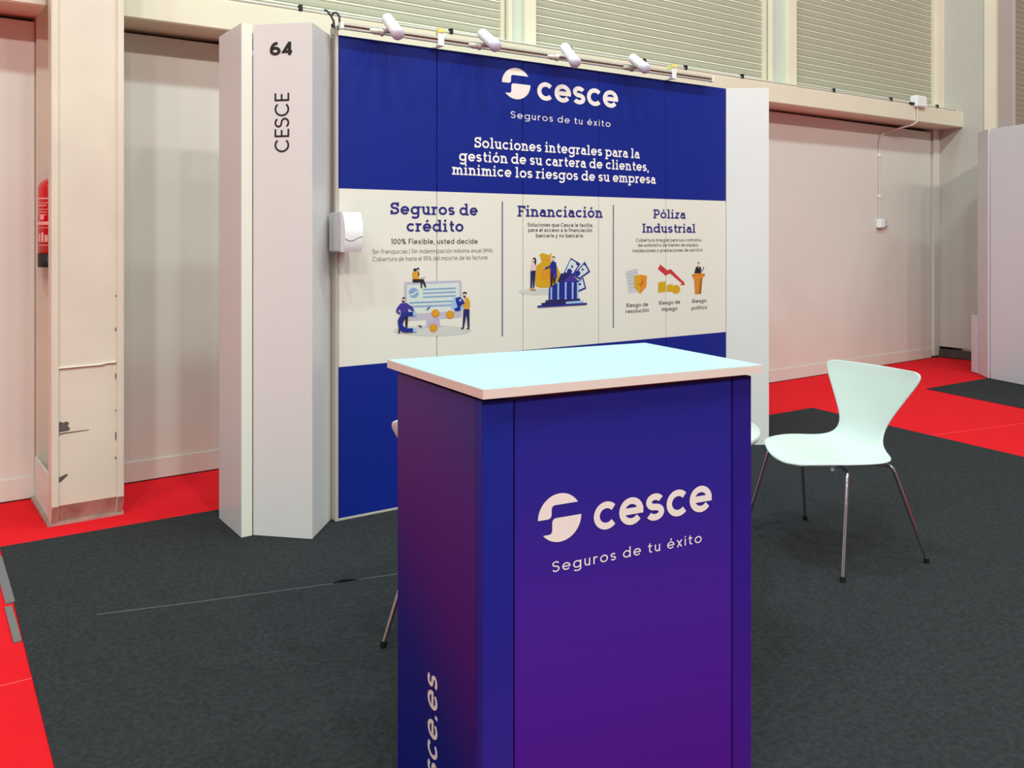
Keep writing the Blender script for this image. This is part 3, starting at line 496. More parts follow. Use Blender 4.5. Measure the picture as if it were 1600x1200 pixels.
# shutters above the beam
def window(k, s0, s1, label):
    t = empty('window_%d' % k); tag(t, label, 'window', kind='structure')
    zb = 2.86 + .006 * s0
    def slat_mesh(z):
        q = MB(); p = .070
        prof = [(.006, 0), (-.012, .003), (-.014, .027), (-.012, .050), (-.005, .052)]
        rib = [(-.005, .052), (-.0135, .0545), (-.0160, .061), (-.0135, .0675), (.0, .070)]
        for pr, mi in ((prof, 0), (rib, 1)):
            vs = [(s, n, zz) for s in (s0 + .02, s1 - .02) for n, zz in pr]; m_ = len(pr)
            q.add(vs, [(i, i + 1, m_ + i + 1, m_ + i) for i in range(m_ - 1)], mi)
        q.add([(s0 + .02, .006, 0), (s1 - .02, .006, 0), (s1 - .02, .006, p), (s0 + .02, .006, p)], [(0, 1, 2, 3)], 0)
        return q
    first = slat_mesh(0).build('slat', [SLAT, RIB_LIT], t, HT)
    first.location.z = zb
    z = zb + .070
    while z < 4.66:
        c = first.copy(); COL.objects.link(c); c.parent = t; c.location.z = z; z += .070
    q = MB(); q.box((s0 - .02, -.035, zb - .02), (s0 + .035, .03, 4.70)); q.build('side_rail', WALLU, t, HT)
    q = MB(); q.box((s1 - .035, -.035, zb - .02), (s1 + .02, .03, 4.70)); q.build('side_rail', WALLU, t, HT)
    q = MB(); q.box((s0 + .02, .012, zb - .02), (s1 - .02, .03, 4.70)); q.build('curtain_backing', SLAT, t, HT)
    return t
window(1, .95, 3.80, 'roller shutter of pale slats in the leftmost visible bay above the beam')
window(2, 4.06, 6.97, 'roller shutter of pale slats in the middle bay, above the four spotlights')
window(3, 7.38, 10.15, 'roller shutter of pale slats in the bay left of the grey pillar')
window(4, 10.86, 13.4, 'sliver of pale roller shutter right of the grey pillar')
for s0, s1, s2, lb in ((3.80, 3.95, 4.06, 'grey and cream mullion between the left and middle shutters'), (6.98, 7.24, 7.38, 'grey and cream mullion between the middle and right shutters')):
    t = empty('mullion'); tag(t, lb, 'mullion', 'mullions between the roller shutters', 'structure')
    hbox('web', s0, s1, -.06, .05, 2.85, 4.75, MULG, t, .004)
    hbox('flange', s1, s2, -.10, .05, 2.85, 4.75, BEAMP, t, .004)
    hbox('flange', s0, s0 + .035, -.09, .05, 2.85, 4.75, BEAMP, t, .004)
hbox('head_jamb', 10.15, 10.30, -.08, .04, 2.92, 4.75, BEAMP, wb, .004)

# conduit clipped along the beam's upper edge
t = empty('conduit'); tag(t, 'thin pale conduit clipped along the upper edge of the long beam', 'conduit')
q = MB(); q.tube([HT @ Vector((s, -.285, 2.885 + .0062 * s)) for s in (.95, 3, 6, 9.0, 10.12)], .009, 8); q.build('tube', CABLEW, t)
for s in (1.15, 2.03, 3.15, 4.25, 5.05, 5.55, 6.30, 7.72, 8.77, 9.73):
    q = MB(); q.box((s - .012, -.305, 2.874 + .0062 * s), (s + .012, -.272, 2.912 + .0062 * s)); q.build('clip', BLK, t, HT, .003)
q = MB(); q.tube([HT @ Vector((10.06, -.285, 2.947)), HT @ Vector((10.13, -.285, 2.947))], .016, 10); q.build('end_cap', WPL2, t)
t = empty('junction_box'); tag(t, 'small white junction box with a cable dropping to a wall socket', 'junction box')
hbox('box', 9.20, 9.42, -.345, -.26, 2.900, 3.03, WPL, t, .012)
q = MB(); q.tube([HT @ Vector(p) for p in ((9.13, -.305, 2.935), (9.20, -.305, 2.935))], .016, 10); q.build('gland', BLK, t)
q = MB(); pts = [(9.26, -.315, 2.92), (9.26, -.315, 2.80), (9.255, -.315, 2.74), (9.235, -.27, 2.705), (9.18, -.14, 2.675), (9.08, -.045, 2.64), (9.02, -.02, 2.59), (9.004, -.012, 2.52), (9.004, -.012, 2.0), (9.004, -.012, 1.66)]
q.tube([HT @ Vector(p) for p in pts], .011, 8); q.build('drop_cable', CABLEW, t)
for z in (2.36, 1.90): hbox('cable_clip', 8.988, 9.020, -.028, 0, z, z + .03, WPL, t, .004)
t = empty('wall_socket'); tag(t, 'small grey and white wall socket at the end of the drop cable', 'socket')
hbox('housing', 8.955, 9.045, -.06, 0, 1.555, 1.655, WPL, t, .008)
hbox('switch_cover', 9.048, 9.150, -.045, 0, 1.565, 1.65, WPL2, t, .012)

# steel pillars
def pillar(name, s0, s1, nf, label, paint, worn):
    t = empty(name); tag(t, label, 'pillar', kind='structure')
    zc = .105; d = .085; b = .034
    q = MB()                                    # front plate, folded back at the foot
    def front(a0, a1, off, dep):
        vs = []
        for s in (a0, a1):
            vs += [(s, nf - off, 8.0), (s, nf - off, zc), (s, nf - off + .035, .014), (s, nf + dep, .014), (s, nf + dep, 8.0)]
        return vs, [(0, 1, 6, 5), (1, 2, 7, 6), (2, 3, 8, 7), (3, 4, 9, 8), (4, 0, 5, 9), (0, 4, 3, 2, 1), (5, 6, 7, 8, 9)]
    vs, fs = front(s0 + b, s1 - b, 0, d); q.add(vs, fs); q.m[1] = 1
    q.build('front_plate', [paint, RUST if worn else paint], t, HT)
    for a0, a1 in ((s0, s0 + b), (s1 - b, s1)):
        q = MB(); vs, fs = front(a0, a1, .012, d); q.add(vs, fs); q.m[1] = 1
        q.build('edge_angle', [paint, RUST if worn else paint], t, HT, .003)
    return t
P1 = pillar('steel_pillar', .573, .914, -.625, 'scuffed cream steel pillar with chipped paint, left of the numbered column', PILLP, True)
hbox('web', .765, .80, -.54, -.03, .02, 8.0, PILLP, P1)
hbox('rear_flange', .588, .905, -.03, .02, .02, 8.0, PILLP, P1, .003)
hbox('foot_plate', .560, .920, -.605, -.02, -.006, .016, RUST, P1)
q = MB(); q.add([(.580, -.54, .014), (.580, -.03, .014), (.580, -.03, .235), (.580, -.50, .235), (.592, -.54, .014), (.592, -.03, .014), (.592, -.03, .235), (.592, -.50, .235)],
      [(0, 1, 2, 3), (7, 6, 5, 4), (0, 4, 5, 1), (1, 5, 6, 2), (2, 6, 7, 3), (3, 7, 4, 0)])
q.build('gusset_plate', mat('gusset_white', (222, 226, 214), .5, var=.1), P1, HT)
q = MB(); q.tube([HT @ Vector((s, -.630, .800 + (.006 if s > .8 else 0) + .012 * (s - .6))) for s in (.60, .66, .74, .80, .84, .875)], [.005, .006, .005, .006, .005, .007], 6)
q.build('weld_bead', PILLP, P1)
def chip(name, pts, z, s, th=.0015):
    q = MB(); k = len(pts); y = -.625
    q.add([(s + a, y - th, z + b) for a, b in pts] + [(s + a, y + .004, z + b) for a, b in pts], [tuple(range(k))] + [(i, (i + 1) % k, k + (i + 1) % k, k + i) for i in range(k)])
    q.build(name, CHIP, P1, HT)
chip('paint_chip', [(0, 0), (.02, .010), (.055, .012), (.062, .022), (.050, .038), (.058, .050), (.045, .060), (.030, .055), (.016, .062), (.006, .050), (.008, .025)], .468, .598)
chip('paint_chip', [(-.004, -.004), (.03, .004), (.15, .008), (.15, .011), (.03, .010), (.0, .004)], .462, .598)
chip('paint_chip', [(0, 0), (.02, .004), (.052, .034), (.048, .040), (.020, .030), (0, .022)], .222, .598)
for z, h in ((.97, .02), (.72, .03), (.40, .045), (.30, .015), (1.15, .01), (.55, .01)):
    chip('paint_chip', [(0, 0), (.004, 0), (.006, h * .6), (.003, h), (0, h)], z, .873)
for z, h in ((1.52, .012), (1.30, .02), (.37, .012), (.34, .008), (.26, .02), (.61, .008)):
    chip('paint_chip', [(0, 0), (.003, 0), (.004, h), (0, h)], z, .597)
P2 = pillar('steel_pillar', 10.30, 10.80, -.66, 'grey painted steel pillar at the far right end of the long beam', PILLG, False)
hbox('side_plate', 10.30, 10.33, -.58, 0, .13, 8.0, PILLG, P2)
hbox('face_angle', 10.285, 10.345, -.682, -.55, 2.62, 8.0, BEAMP, P2, .004)
hbox('foot_angle', 10.27, 10.34, -.52, -.02, 0, .10, mat('dark_steel', (70, 62, 60), .6, var=.3), P2, .01)

# fire extinguisher in the recess of the left pillar
t = empty('fire_extinguisher', tuple(HT @ Vector((.662, -.135, 1.296)))); tag(t, 'red fire extinguisher with black base, half hidden behind the scuffed steel pillar', 'fire extinguisher')
q = MB(); q.lathe([(.0, .0), (.080, .0), (.082, .006), (.082, .075), (.0, .075)], 28); q.build('base', BLK, t)
q = MB(); q.lathe([(.0, .07), (.081, .07), (.081, .425), (.078, .445), (.066, .468), (.045, .484), (.022, .492), (.022, .505), (0, .505)], 28); q.build('cylinder', FEXT, t)
def cyl_patch(q, a0, a1, z0, z1, r=.0822, mi=0):
    n = max(2, int((a1 - a0) / 8)); vs = []
    for i in range(n + 1):
        a = math.radians(a0 + (a1 - a0) * i / n)
        vs += [(r * math.cos(a), r * math.sin(a), z0), (r * math.cos(a), r * math.sin(a), z1)]
    q.add(vs, [(2 * i, 2 * i + 2, 2 * i + 3, 2 * i + 1) for i in range(n)], mi)
q = MB()
LA, LB = 185, 262
for z0, z1 in ((.120, .124), (.372, .380), (.232, .250)): cyl_patch(q, LA, LB, z0, z1)
cyl_patch(q, LB - 3, LB, .12, .376)
for z0, a1, th in ((.350, 250, .004), (.335, 235, .006), (.315, 240, .004), (.300, 238, .004), (.285, 236, .004), (.215, 240, .003)): cyl_patch(q, LA + 4, a1, z0, z0 + th)
cyl_patch(q, 205, 225, .262, .285)
for a in (196, 212, 228, 244): cyl_patch(q, a, a + 12, .14, .178 + .006 * (a % 3))
q.build('printed_label', FLBL, t)
q = MB(); q.tube([(0, 0, .50), (0, 0, .53)], .018, 12); q.tube([(-.028, -.03, .522), (.03, .02, .527)], .012, 8); q.build('valve', CHROME, t)
q = MB(); q.box((-.012, -.012, .528), (.10, .012, .538)); q.box((-.012, -.010, .545), (.10, .010, .552)); q.build('handle', BLK, t, None, .002)
q = MB(); q.tube([(.02, .0, .515), (.08, -.01, .50), (.105, -.01, .42), (.10, -.005, .2), (.095, 0, .12)], .009, 8); q.build('hose', BLK, t)
q = MB(); q.box((-.02, .078, .30), (.02, .110, .36)); q.build('bracket', CHROME, t)

# carpets
hp = [HT @ Vector((s_, -.012, 0)) for s_ in (-9, 20)]
q = MB(); q.prism([(-9, -12), (20, -12), (20, hp[1].y), (-9, hp[0].y)], -.008, 0); rc = q.build('red_carpet', REDC)
tag(rc, 'bright red aisle carpet along the hall wall and around the stand', 'carpet')
for a, b in (((-2.0, 3.285), (.34, 3.30)), ((5.98, 3.60), (7.9, 3.25))):
    q = MB(); q.prism([(a[0], a[1]), (b[0], b[1]), (b[0], b[1] + .006), (a[0], a[1] + .006)], -.001, .0006); q.build('carpet_joint', mat('carpet_joint_red', (236, 70, 74), .9), rc)
q = MB(); q.prism([(.285, -1.6), (5.45, -1.6), (5.80, .9), (6.083, 2.859), (6.337, 4.70), (.355, 4.765)], .0008, .005)
dc = tag(q.build('charcoal_carpet', DRKC), 'large charcoal carpet under the stand, counter and chairs', 'carpet')
q = MB(); q.tube([(.60, 3.70, .004), (.95, 3.60, .004), (1.30, 3.51, .004), (1.47, 3.466, .004)], .0035, 6); q.build('carpet_crease', CRE, dc)
q = MB(); q.tube([(1.56, 3.45, .004), (1.9, 3.37, .004), (2.6, 3.2, .004)], .0035, 6); q.build('carpet_crease', CRE, dc)
q = MB(); q.tube([(1.46, 3.475, .004), (1.50, 3.468, .014), (1.55, 3.455, .012), (1.58, 3.445, .004)], [.003, .008, .007, .003], 8); q.build('carpet_wrinkle', DRKC, dc)
for pts in (((4.60, 3.25), (5.1, 3.05), (5.75, 2.95)), ((4.9, 3.75), (5.5, 3.62), (6.05, 3.60)), ((4.3, 2.0), (4.9, 1.85), (5.6, 1.9)), ((4.2, 2.75), (4.8, 2.70), (5.3, 2.35))):
    q = MB(); q.tube([(a, b, .0005) for a, b in pts], [.002, .0085, .002], 8); q.build('carpet_wrinkle', DRKC, dc)
q = MB(); q.box((.318, 4.02, .0005), (.352, 4.62, .0062)); q.box((.312, 3.62, .0005), (.338, 3.98, .0062)); q.build('edge_tape', TAPE, dc)
q = MB(); q.prism([(8.022, 4.665), (7.788, 3.66), (7.45, 2.2), (11.4, 1.9), (11.9, 4.62)], .0008, .005)
tag(q.build('charcoal_carpet', DRKC), 'smaller charcoal carpet under the neighbouring white stand at the right', 'carpet')

# neighbouring stand at the right edge
t = empty('neighbour_stand'); tag(t, 'edge of a neighbouring white stand wall at the right of the picture', 'exhibition stand')
def board(name, a, b, z0, z1, m, parent, th=.018, bevel=.0015):
    """upright board between two floor points; its thickness lies to the left of a->b"""
    a = Vector((*a, 0)); b = Vector((*b, 0)); d = (b - a).normalized(); n = Vector((-d.y, d.x, 0)) * th
    q = MB(); q.prism([(p.x, p.y) for p in (a, b, b + n, a + n)], z0, z1); return q.build(name, m, parent, None, bevel)
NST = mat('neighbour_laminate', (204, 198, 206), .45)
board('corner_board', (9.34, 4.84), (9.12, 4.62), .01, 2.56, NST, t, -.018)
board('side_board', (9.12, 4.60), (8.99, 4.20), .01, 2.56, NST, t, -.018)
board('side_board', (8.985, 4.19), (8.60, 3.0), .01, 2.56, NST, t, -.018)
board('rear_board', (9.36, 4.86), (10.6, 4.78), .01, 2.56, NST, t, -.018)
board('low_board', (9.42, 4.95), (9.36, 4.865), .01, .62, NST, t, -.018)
# ------------------------------------------------------------------ the stand: fascia columns, back wall, print, rail and lamps
t = empty('fascia_column', (0, 0, 0)); tag(t, 'white angular fascia column printed 64 and CESCE at the left end of the stand', 'column')
CA, CB, CC, CD, CE = (1.325, 4.60), (1.328, 4.240), (1.385, 4.247), (1.602, 4.028), (1.802, 4.262)
board('side_board', CA, CB, .006, 2.50, LAM, t, .018)
q = MB(); q.box((CB[0], 4.240, .006), (1.382, 4.30, 2.502)); q.build('corner_post', LAMC, t, None, .002)
board('front_board', (CC[0] + .002, CC[1] - .001), CD, .006, 2.50, LAM, t, .018)
board('return_board', (CD[0] + .002, CD[1] + .002), CE, .006, 2.50, LAM, t, .018)
board('rear_board', (1.80, 4.62), (1.345, 4.62), .006, 2.50, LAM, t, .018)
q = MB(); q.prism([(1.35, 4.31), (1.40, 4.27), (1.60, 4.07), (1.77, 4.27), (1.77, 4.58), (1.35, 4.58)], 2.44, 2.452); q.build('top_cap', LAM, t)
O = Vector((CC[0], CC[1], 0)); U = Vector((CD[0] - CC[0], CD[1] - CC[1], 0)).normalized(); O = O - Vector((-U.y, U.x, 0)) * .0012
q = MB(); on_plane(q, lettering('64', .091, .207, 2.345, .0465, .30, False, .03), O, U); q.build('number_lettering', INKX, t)
q = MB(); v, f = lettering('CESCE', 0, .288, 0, .0545, .165, False, .02)
q.add([O + U * (.192 - b) + Vector((0, 0, 1.874 + a)) + Vector((U.y, -U.x, 0)) * c_ for a, b, c_ in v], f); q.build('name_lettering', INKX, t)

t = empty('fascia_column'); tag(t, 'plain white fascia column at the right end of the blue wall', 'column')
RA, RB, RC = (4.7145, 4.2045), (4.955, 4.03), (5.17, 4.26)
board('front_board', RA, RB, .006, 2.50, LAM, t, .018)
board('return_board', (RB[0] + .002, RB[1] + .002), RC, .006, 2.50, LAM, t, .018)
board('side_board', (5.172, 4.262), (5.172, 4.60), .006, 2.50, LAM, t, .018)

# back wall of the stand
BW = empty('stand_back_wall'); tag(BW, 'blue and off-white printed stand wall of five panels with insurance advertising', 'stand wall')
X0, PW, YF = 1.815, .58, 4.205
ZT, ZB = 1.7115, .7955
for i in range(5):
    a, b = X0 + i * PW + .002, X0 + (i + 1) * PW - .002
    q = MB(); zs = [.020, ZB, ZT, 2.498]; y0, y1 = YF, YF + .038; c = .003
    prof = [(a, y1), (a, y0 + c), (a + c, y0), (b - c, y0), (b, y0 + c), (b, y1)]
    for k in range(3):
        vs = [(x, y, zs[k]) for x, y in prof] + [(x, y, zs[k + 1]) for x, y in prof]
        q.add(vs, [(j, j + 1, 7 + j, 6 + j) for j in range(5)], (0, 1, 0)[k])
        q.add([vs[5], vs[0], vs[6], vs[11]], [(0, 1, 2, 3)], 2)
    q.add([(x, y, 2.498) for x, y in prof], [tuple(range(6))], 2); q.add([(x, y, .02) for x, y in prof], [tuple(range(6))[::-1]], 2)
    q.build('wall_panel', [PBLUE, PBAND, LAM], BW)
q = MB(); q.box((1.803, YF - .002, .006), (4.716, YF + .04, .019)); q.build('base_rail', ALU, BW, None, .002)
q = MB(); q.box((1.796, YF - .006, .006), (1.8135, YF + .045, 2.545)); q.build('end_post', ALU, BW, None, .003)
q = MB(); q.box((1.80, YF + .040, .02), (4.70, YF + .055, 2.49)); q.build('rear_frame', ALU, BW)
def wtext(name, rows, m, weight, slab=False, track=0.0, parent=BW):
    q = MB()
    for txt, x0, x1, z, xh in rows:
        on_plane(q, lettering(txt, x0, x1, z, xh, weight, slab, track), (0, YF - .0012, 0), (1, 0, 0))
    return q.build(name, m, parent)
q = MB(); on_plane(q, emblem(2.925, 2.357, .101, .091), (0, YF - .0012, 0), (1, 0, 0)); q.build('logo_emblem', INKW, BW)
wtext('logo_lettering', [('cesce', 3.076, 3.712, 2.276, .110)], INKW, .24)
wtext('slogan_lettering', [('Seguros de tu éxito', 2.885, 3.647, 2.154, .0285)], INKWT, .15, False, .22)
wtext('headline_lettering', [('Soluciones integrales para la', 2.637, 3.898, 1.968, .043), ('gestión de su cartera de clientes,', 2.535, 3.977, 1.888, .043),
    ('minimice los riesgos de su empresa', 2.489, 4.040, 1.809, .043)], INKWT, .225, True, .03)
wtext('section_heading', [('Seguros de', 2.110, 2.658, 1.583, .046), ('crédito', 2.206, 2.564, 1.491, .046)], INKB, .25, True, .03)
wtext('section_heading', [('Financiación', 2.933, 3.584, 1.581, .046)], INKB, .245, True, .02)
wtext('section_heading', [('Póliza', 4.017, 4.317, 1.583, .042), ('Industrial', 3.920, 4.409, 1.489, .042)], INKB, .235, True, .0)
wtext('subheading_lettering', [('100% Flexible, usted decide', 2.114, 2.658, 1.424, .0205)], INKK, .20, False, .09)
wtext('small_print', [('Sin franquicias | Sin indemnización máxima anual (IMA)', 2.006, 2.758, 1.374, .0165), ('Cobertura de hasta el 95% del importe de las facturas', 2.006, 2.727, 1.3345, .0165)], INKG, .13, False, .06)
wtext('small_print', [('Soluciones que Cesce le facilita', 3.006, 3.500, 1.523, .0165), ('para el acceso a la financiación', 3.011, 3.498, 1.492, .0165), ('bancaria y no bancaria', 3.067, 3.424, 1.459, .0165)], INKK, .20, False, .05)
wtext('small_print', [('Cobertura integral para sus contratos', 3.864, 4.465, 1.430, .0155), ('de suministro de bienes de equipo,', 3.881, 4.440, 1.397, .0155), ('instalaciones o prestaciones de servicio', 3.837, 4.478, 1.362, .0155)], INKK, .17, False, .05)
wtext('icon_caption', [('Riesgo de', 3.782, 3.971, 1.0105, .018), ('resolución', 3.776, 3.977, .973, .018)], INKK, .20, False, .06)
wtext('icon_caption', [('Riesgo de', 4.069, 4.263, 1.014, .018), ('impago', 4.092, 4.239, .9715, .018)], INKK, .20, False, .06)
wtext('icon_caption', [('Riesgo', 4.378, 4.515, 1.0125, .018), ('político', 4.372, 4.522, .9665, .018)], INKK, .20, False, .06)
for x, z0, z1 in ((2.8265, .888, 1.667), (3.6725, .886, 1.665)):
    q = MB(); q.add([(x - .0045, YF - .0012, z0), (x + .0045, YF - .0012, z0), (x + .0045, YF - .0012, z1), (x - .0045, YF - .0012, z1)], [(0, 1, 2, 3)]); q.build('divider_line', BARP, BW)
for name, items in ILL.items():
    q = MB(); ms = []
    for i, (col, pts) in enumerate(items):
        m = pal(col)
        if m not in ms: ms.append(m)
        q.add([(x, YF - .0008 - .00012 * i, z) for x, z in pts], [tuple(range(len(pts)))], ms.index(m))
    q.build(name, ms, BW)

# lamp rail on two brackets, four spotlights
t = empty('lamp_track', (0, 0, 0)); tag(t, 'thin lamp track running along the top of the blue wall', 'lamp track')
q = MB(); q.box((1.813, 4.139, 2.538), (4.505, 4.165, 2.549)); q.box((1.813, 4.139, 2.519), (4.505, 4.165, 2.526)); q.box((1.813, 4.158, 2.519), (4.505, 4.167, 2.549)); q.build('rail', ALU, t)
q = MB(); q.box((1.835, 4.147, 2.526), (4.485, 4.158, 2.538)); q.build('slot', BRONZE, t)
for x in (1.80, 4.505): q = MB(); q.box((x, 4.136, 2.516), (x + .016, 4.168, 2.552)); q.build('end_cap', WPL, t, None, .002)
for x, lb in ((2.395, 'white clamp bracket with yellow tape beside the first spotlight'), (4.156, 'white clamp bracket with yellow tape right of the fourth spotlight')):
    t = empty('clamp_bracket', (x, 4.19, 2.46)); tag(t, lb, 'bracket', 'clamp brackets on top of the blue wall')
    q = MB(); q.box((-.032, -.054, .04), (.006, -.048, .128)); q.box((-.006, -.054, .04), (.006, .016, .128)); q.build('plate', WPL, t, None, .002)
    q = MB(); q.box((-.034, -.057, .112), (.008, -.047, .134)); q.box((-.008, -.055, .112), (.008, .02, .134)); q.build('tape', YEL, t)
    q = MB(); q.box((-.03, .016, .0395), (.006, .058, .044)); q.box((-.012, -.05, .0395), (-.006, .018, .05)); q.build('clamp', WPL, t)
near = [(2.039, 2.484), (2.632, 2.495), (3.183, 2.466), (3.736, 2.493)]
far = [(2.045, 2.600), (2.629, 2.598), (3.211, 2.594), (3.751, 2.590)]
adp = [2.036, 2.635, 3.180, 3.777]
words = ['leftmost of the four white spotlights above the blue wall', 'second white spotlight from the left above the blue wall', 'third white spotlight, above the large printed logo', 'rightmost of the four white spotlights above the blue wall']
for i in range(4):
    Pn = Vector((near[i][0], 3.97, near[i][1])); Pf = Vector((far[i][0], 4.12, far[i][1]))
    t = empty('spotlight', tuple((Pn + Pf) / 2)); tag(t, words[i], 'spotlight', 'spotlights on the lamp track')
    M = Matrix.Translation(-(Pn + Pf) / 2)
    d = (Pf - Pn); ln = d.length; R = d.to_track_quat('Z', 'Y').to_matrix().to_4x4(); X = M @ Matrix.Translation(Pn) @ R
    q = MB(); q.lathe([(.0, .012), (.031, .012), (.0315, .02), (.0305, ln - .012), (.027, ln - .003), (.020, ln), (0, ln)], 24); q.build('body', WPL, t, X)
    q = MB(); q.lathe([(0, -.010), (.014, -.009), (.027, -.004), (.0335, .004), (.034, .014), (.0325, .022), (.0305, .022)], 24); q.build('end_cap', LILAC, t, X)
    q = MB(); a = Vector((adp[i] - .045, 4.15, 2.528)); q.tube([a + Vector((-.03, 0, .002)), a + Vector((.0, -.004, 0)), a + Vector((.03, -.008, 0))], [.012, .017, .017], 12)
    q.tube([a + Vector((.03, -.008, 0)), a + Vector((.045, -.015, .0))], [.022, .022], 14); q.build('track_adapter', ALU, t, M)
    mid = Pn.lerp(Pf, .45); q = MB(); q.tube([a + Vector((.03, -.008, 0)), a + Vector((.06, -.03, .01)), mid + Vector((-.02, .02, 0))], .010, 10); q.build('swivel_arm', WPL, t, M)

# cable, hooks and clamp at the top of the end post
t = empty('cable_hook', (1.80, 4.2, 2.54)); tag(t, 'two black hooked cable ends over the top of the end post', 'cable')
q = MB(); q.tube([(-.015, -.012, -.02), (-.018, -.012, .02), (-.028, .0, .05), (-.045, .012, .075), (-.055, .02, .078)], .006, 8); q.build('hook', BLK, t)
q = MB(); q.tube([(.008, -.012, -.02), (.014, -.012, .02), (.018, .0, .052), (.008, .012, .072), (-.006, .018, .070), (-.014, .02, .058)], .006, 8); q.build('hook', BLK, t)
t = empty('power_cable', (1.777, 4.195, 1.6)); tag(t, 'thin grey cable running down beside the end post to the white plastic box', 'cable')
q = MB(); q.tube([(.0, -.004, .88), (.0, -.004, .5), (.001, -.004, 0), (.001, -.004, -.012)], .0045, 8); q.build('cord', CABLE, t)
q = MB(); q.box((-.010, -.016, .885), (.008, .004, .925)); q.build('plug_body', mat('clear_grey_plastic', (150, 148, 144), .3), t, None, .004)
q = MB(); q.box((-.006, -.012, .925), (.010, .004, .948)); q.build('plug_tip', BLK, t, None, .003)
t = empty('transformer', (1.71, 4.35, 2.45)); tag(t, 'black transformer block lying on top of the numbered column', 'transformer')
q = MB(); q.box((-.085, -.04, .003), (.012, .04, .085)); q.build('casing', BLK, t, None, .004)
q = MB(); q.box((-.022, -.0415, .005), (-.014, .0415, .0862)); q.build('band', WPL2, t)
q = MB(); q.box((.014, -.035, .003), (.050, .035, .07)); q.build('plug_end', ALU, t, None, .004)

# white plastic box with curved lid
t = empty('plastic_box', (1.757, 4.196, 1.388)); tag(t, 'white plastic wall box with a curved lid beside the numbered column', 'wall box')
q = MB(); q.box((0, -.150, 0), (.100, -.003, .198)); q.build('housing', WPL2, t, None, .006)
q = MB(); n = 14; vs = []
prof = []
for k in range(n + 1):
    zz = .198 * k / n; u_ = k / n; bulge = .050 * (math.sin(math.pi * min(1, max(0, (u_ * .86 + .10)))) ** .55)
    prof.append((zz, -.152 - bulge))
for x in (.002, .098):
    for zz, yy in prof: vs.append((x, yy, zz))
m_ = n + 1; q.add(vs, [(i, i + 1, m_ + i + 1, m_ + i) for i in range(n)], 0, True)
for x in (0, 1): q.add([vs[x * m_ + i] for i in range(m_)] + [((.002, .098)[x], -.148, .198), ((.002, .098)[x], -.148, 0)], [tuple(range(m_ + 2))])
q.build('lid', WPL, t)
q = MB(); pts = []
for k in range(13):
    a = .004 + .092 * k / 12; zz = .066 - .010 * math.sin(k / 12 * math.pi * 1.6); u_ = zz / .198
    pts.append((a, -.1525 - .050 * (math.sin(math.pi * (u_ * .86 + .10)) ** .55), zz))
q.tube(pts, .0018, 6); q.build('latch_groove', mat('groove_grey', (130, 128, 132), .5), t)
q = MB(); q.box((-.001, -.06, .004), (.0, -.058, .194)); q.build('side_seam', mat('groove_grey', (130, 128, 132), .5), t)

# ------------------------------------------------------------------ counter
P0 = Vector((1.044, 1.628, 0)); CU = Vector((.99195, -.12661, 0)); CV = Vector((.06811, .99768, 0))
t = empty('counter', tuple(P0 + CU * .4 + CV * .27)); tag(t, 'purple and blue printed reception counter with a white top in the foreground', 'counter')
TM = Matrix.Translation(-(P0 + CU * .4 + CV * .27))
def cp(p, q_): w_ = P0 + CU * p + CV * q_; return (w_.x, w_.y)
def cprism(name, pts, z0, z1, m, bevel=.001):
    q = MB(); q.prism([cp(*p) for p in pts], z0, z1); return q.build(name, m, t, TM, bevel)
GF = gradient_mat('print_gradient_front', [(0, (84, 18, 140)), (.45, (70, 30, 148)), (.75, (42, 34, 142)), (1, (24, 34, 134))], (.05, 0, 1), .10, 1.12)
GS = gradient_mat('print_gradient_side', [(0, (8, 24, 124)), (.25, (18, 24, 118)), (.55, (66, 20, 116)), (.8, (68, 30, 120)), (1, (52, 42, 124))], (-.25, -.9, 1), .05, 1.25)
GC = gradient_mat('print_gradient_post', [(0, (60, 34, 140)), (.5, (34, 34, 140)), (1, (16, 38, 138))], (0, 0, 1), .10, 1.12)
GR = gradient_mat('print_gradient_right', [(0, (74, 20, 136)), (.5, (50, 24, 136)), (1, (28, 26, 124))], (0, 0, 1), .10, 1.12)
l, fr, rt, bk = .008, .020, .793, .495
cprism('top', [(0, 0), (.8135, 0), (.852, .533), (0, .545)], 1.108, 1.130, TOPW, .0015)
EDGE_LIT = mat('edge_warm_light', (226, 214, 204), .45)  # added strips: warm light on the top's front and left edges as colour
cprism('warm_light_strip', [(0, -.0012), (.8135, -.0012), (.8135, 0), (0, 0)], 1.1085, 1.1295, EDGE_LIT, 0)
cprism('warm_light_strip', [(-.0012, 0), (0, 0), (0, .545), (-.0012, .545)], 1.1085, 1.1295, EDGE_LIT, 0)
cprism('top_batten', [(l + .06, fr + .006), (rt - .01, fr + .006), (rt - .01, bk - .02), (l + .06, bk - .02)], 1.094, 1.1075, CHIPB)
cprism('corner_post', [(l, fr), (.0865, fr), (.0865, fr + .03), (l, fr + .03)], .006, 1.100, GC)
cprism('front_panel', [(.0905, fr + .001), (.726, fr + .001), (.726, fr + .02), (.0905, fr + .02)], .006, 1.099, GF)
cprism('corner_post', [(.730, fr), (rt, fr), (rt, fr + .03), (.730, fr + .03)], .006, 1.100, GR)
cprism('side_panel', [(l, fr + .0305), (l + .018, fr + .0305), (l + .018, bk), (l, bk)], .006, 1.100, GS)
cprism('side_panel', [(rt - .018, fr + .0305), (rt, fr + .0305), (rt, bk), (rt - .018, bk)], .006, 1.100, GR)
cprism('rear_panel', [(l + .02, bk - .018), (rt - .02, bk - .018), (rt - .02, bk), (l + .02, bk)], .006, 1.100, GC)
cprism('joint_strip', [(.086, fr + .012), (.091, fr + .012), (.091, fr + .03), (.086, fr + .03)], .006, 1.099, BLK, 0)
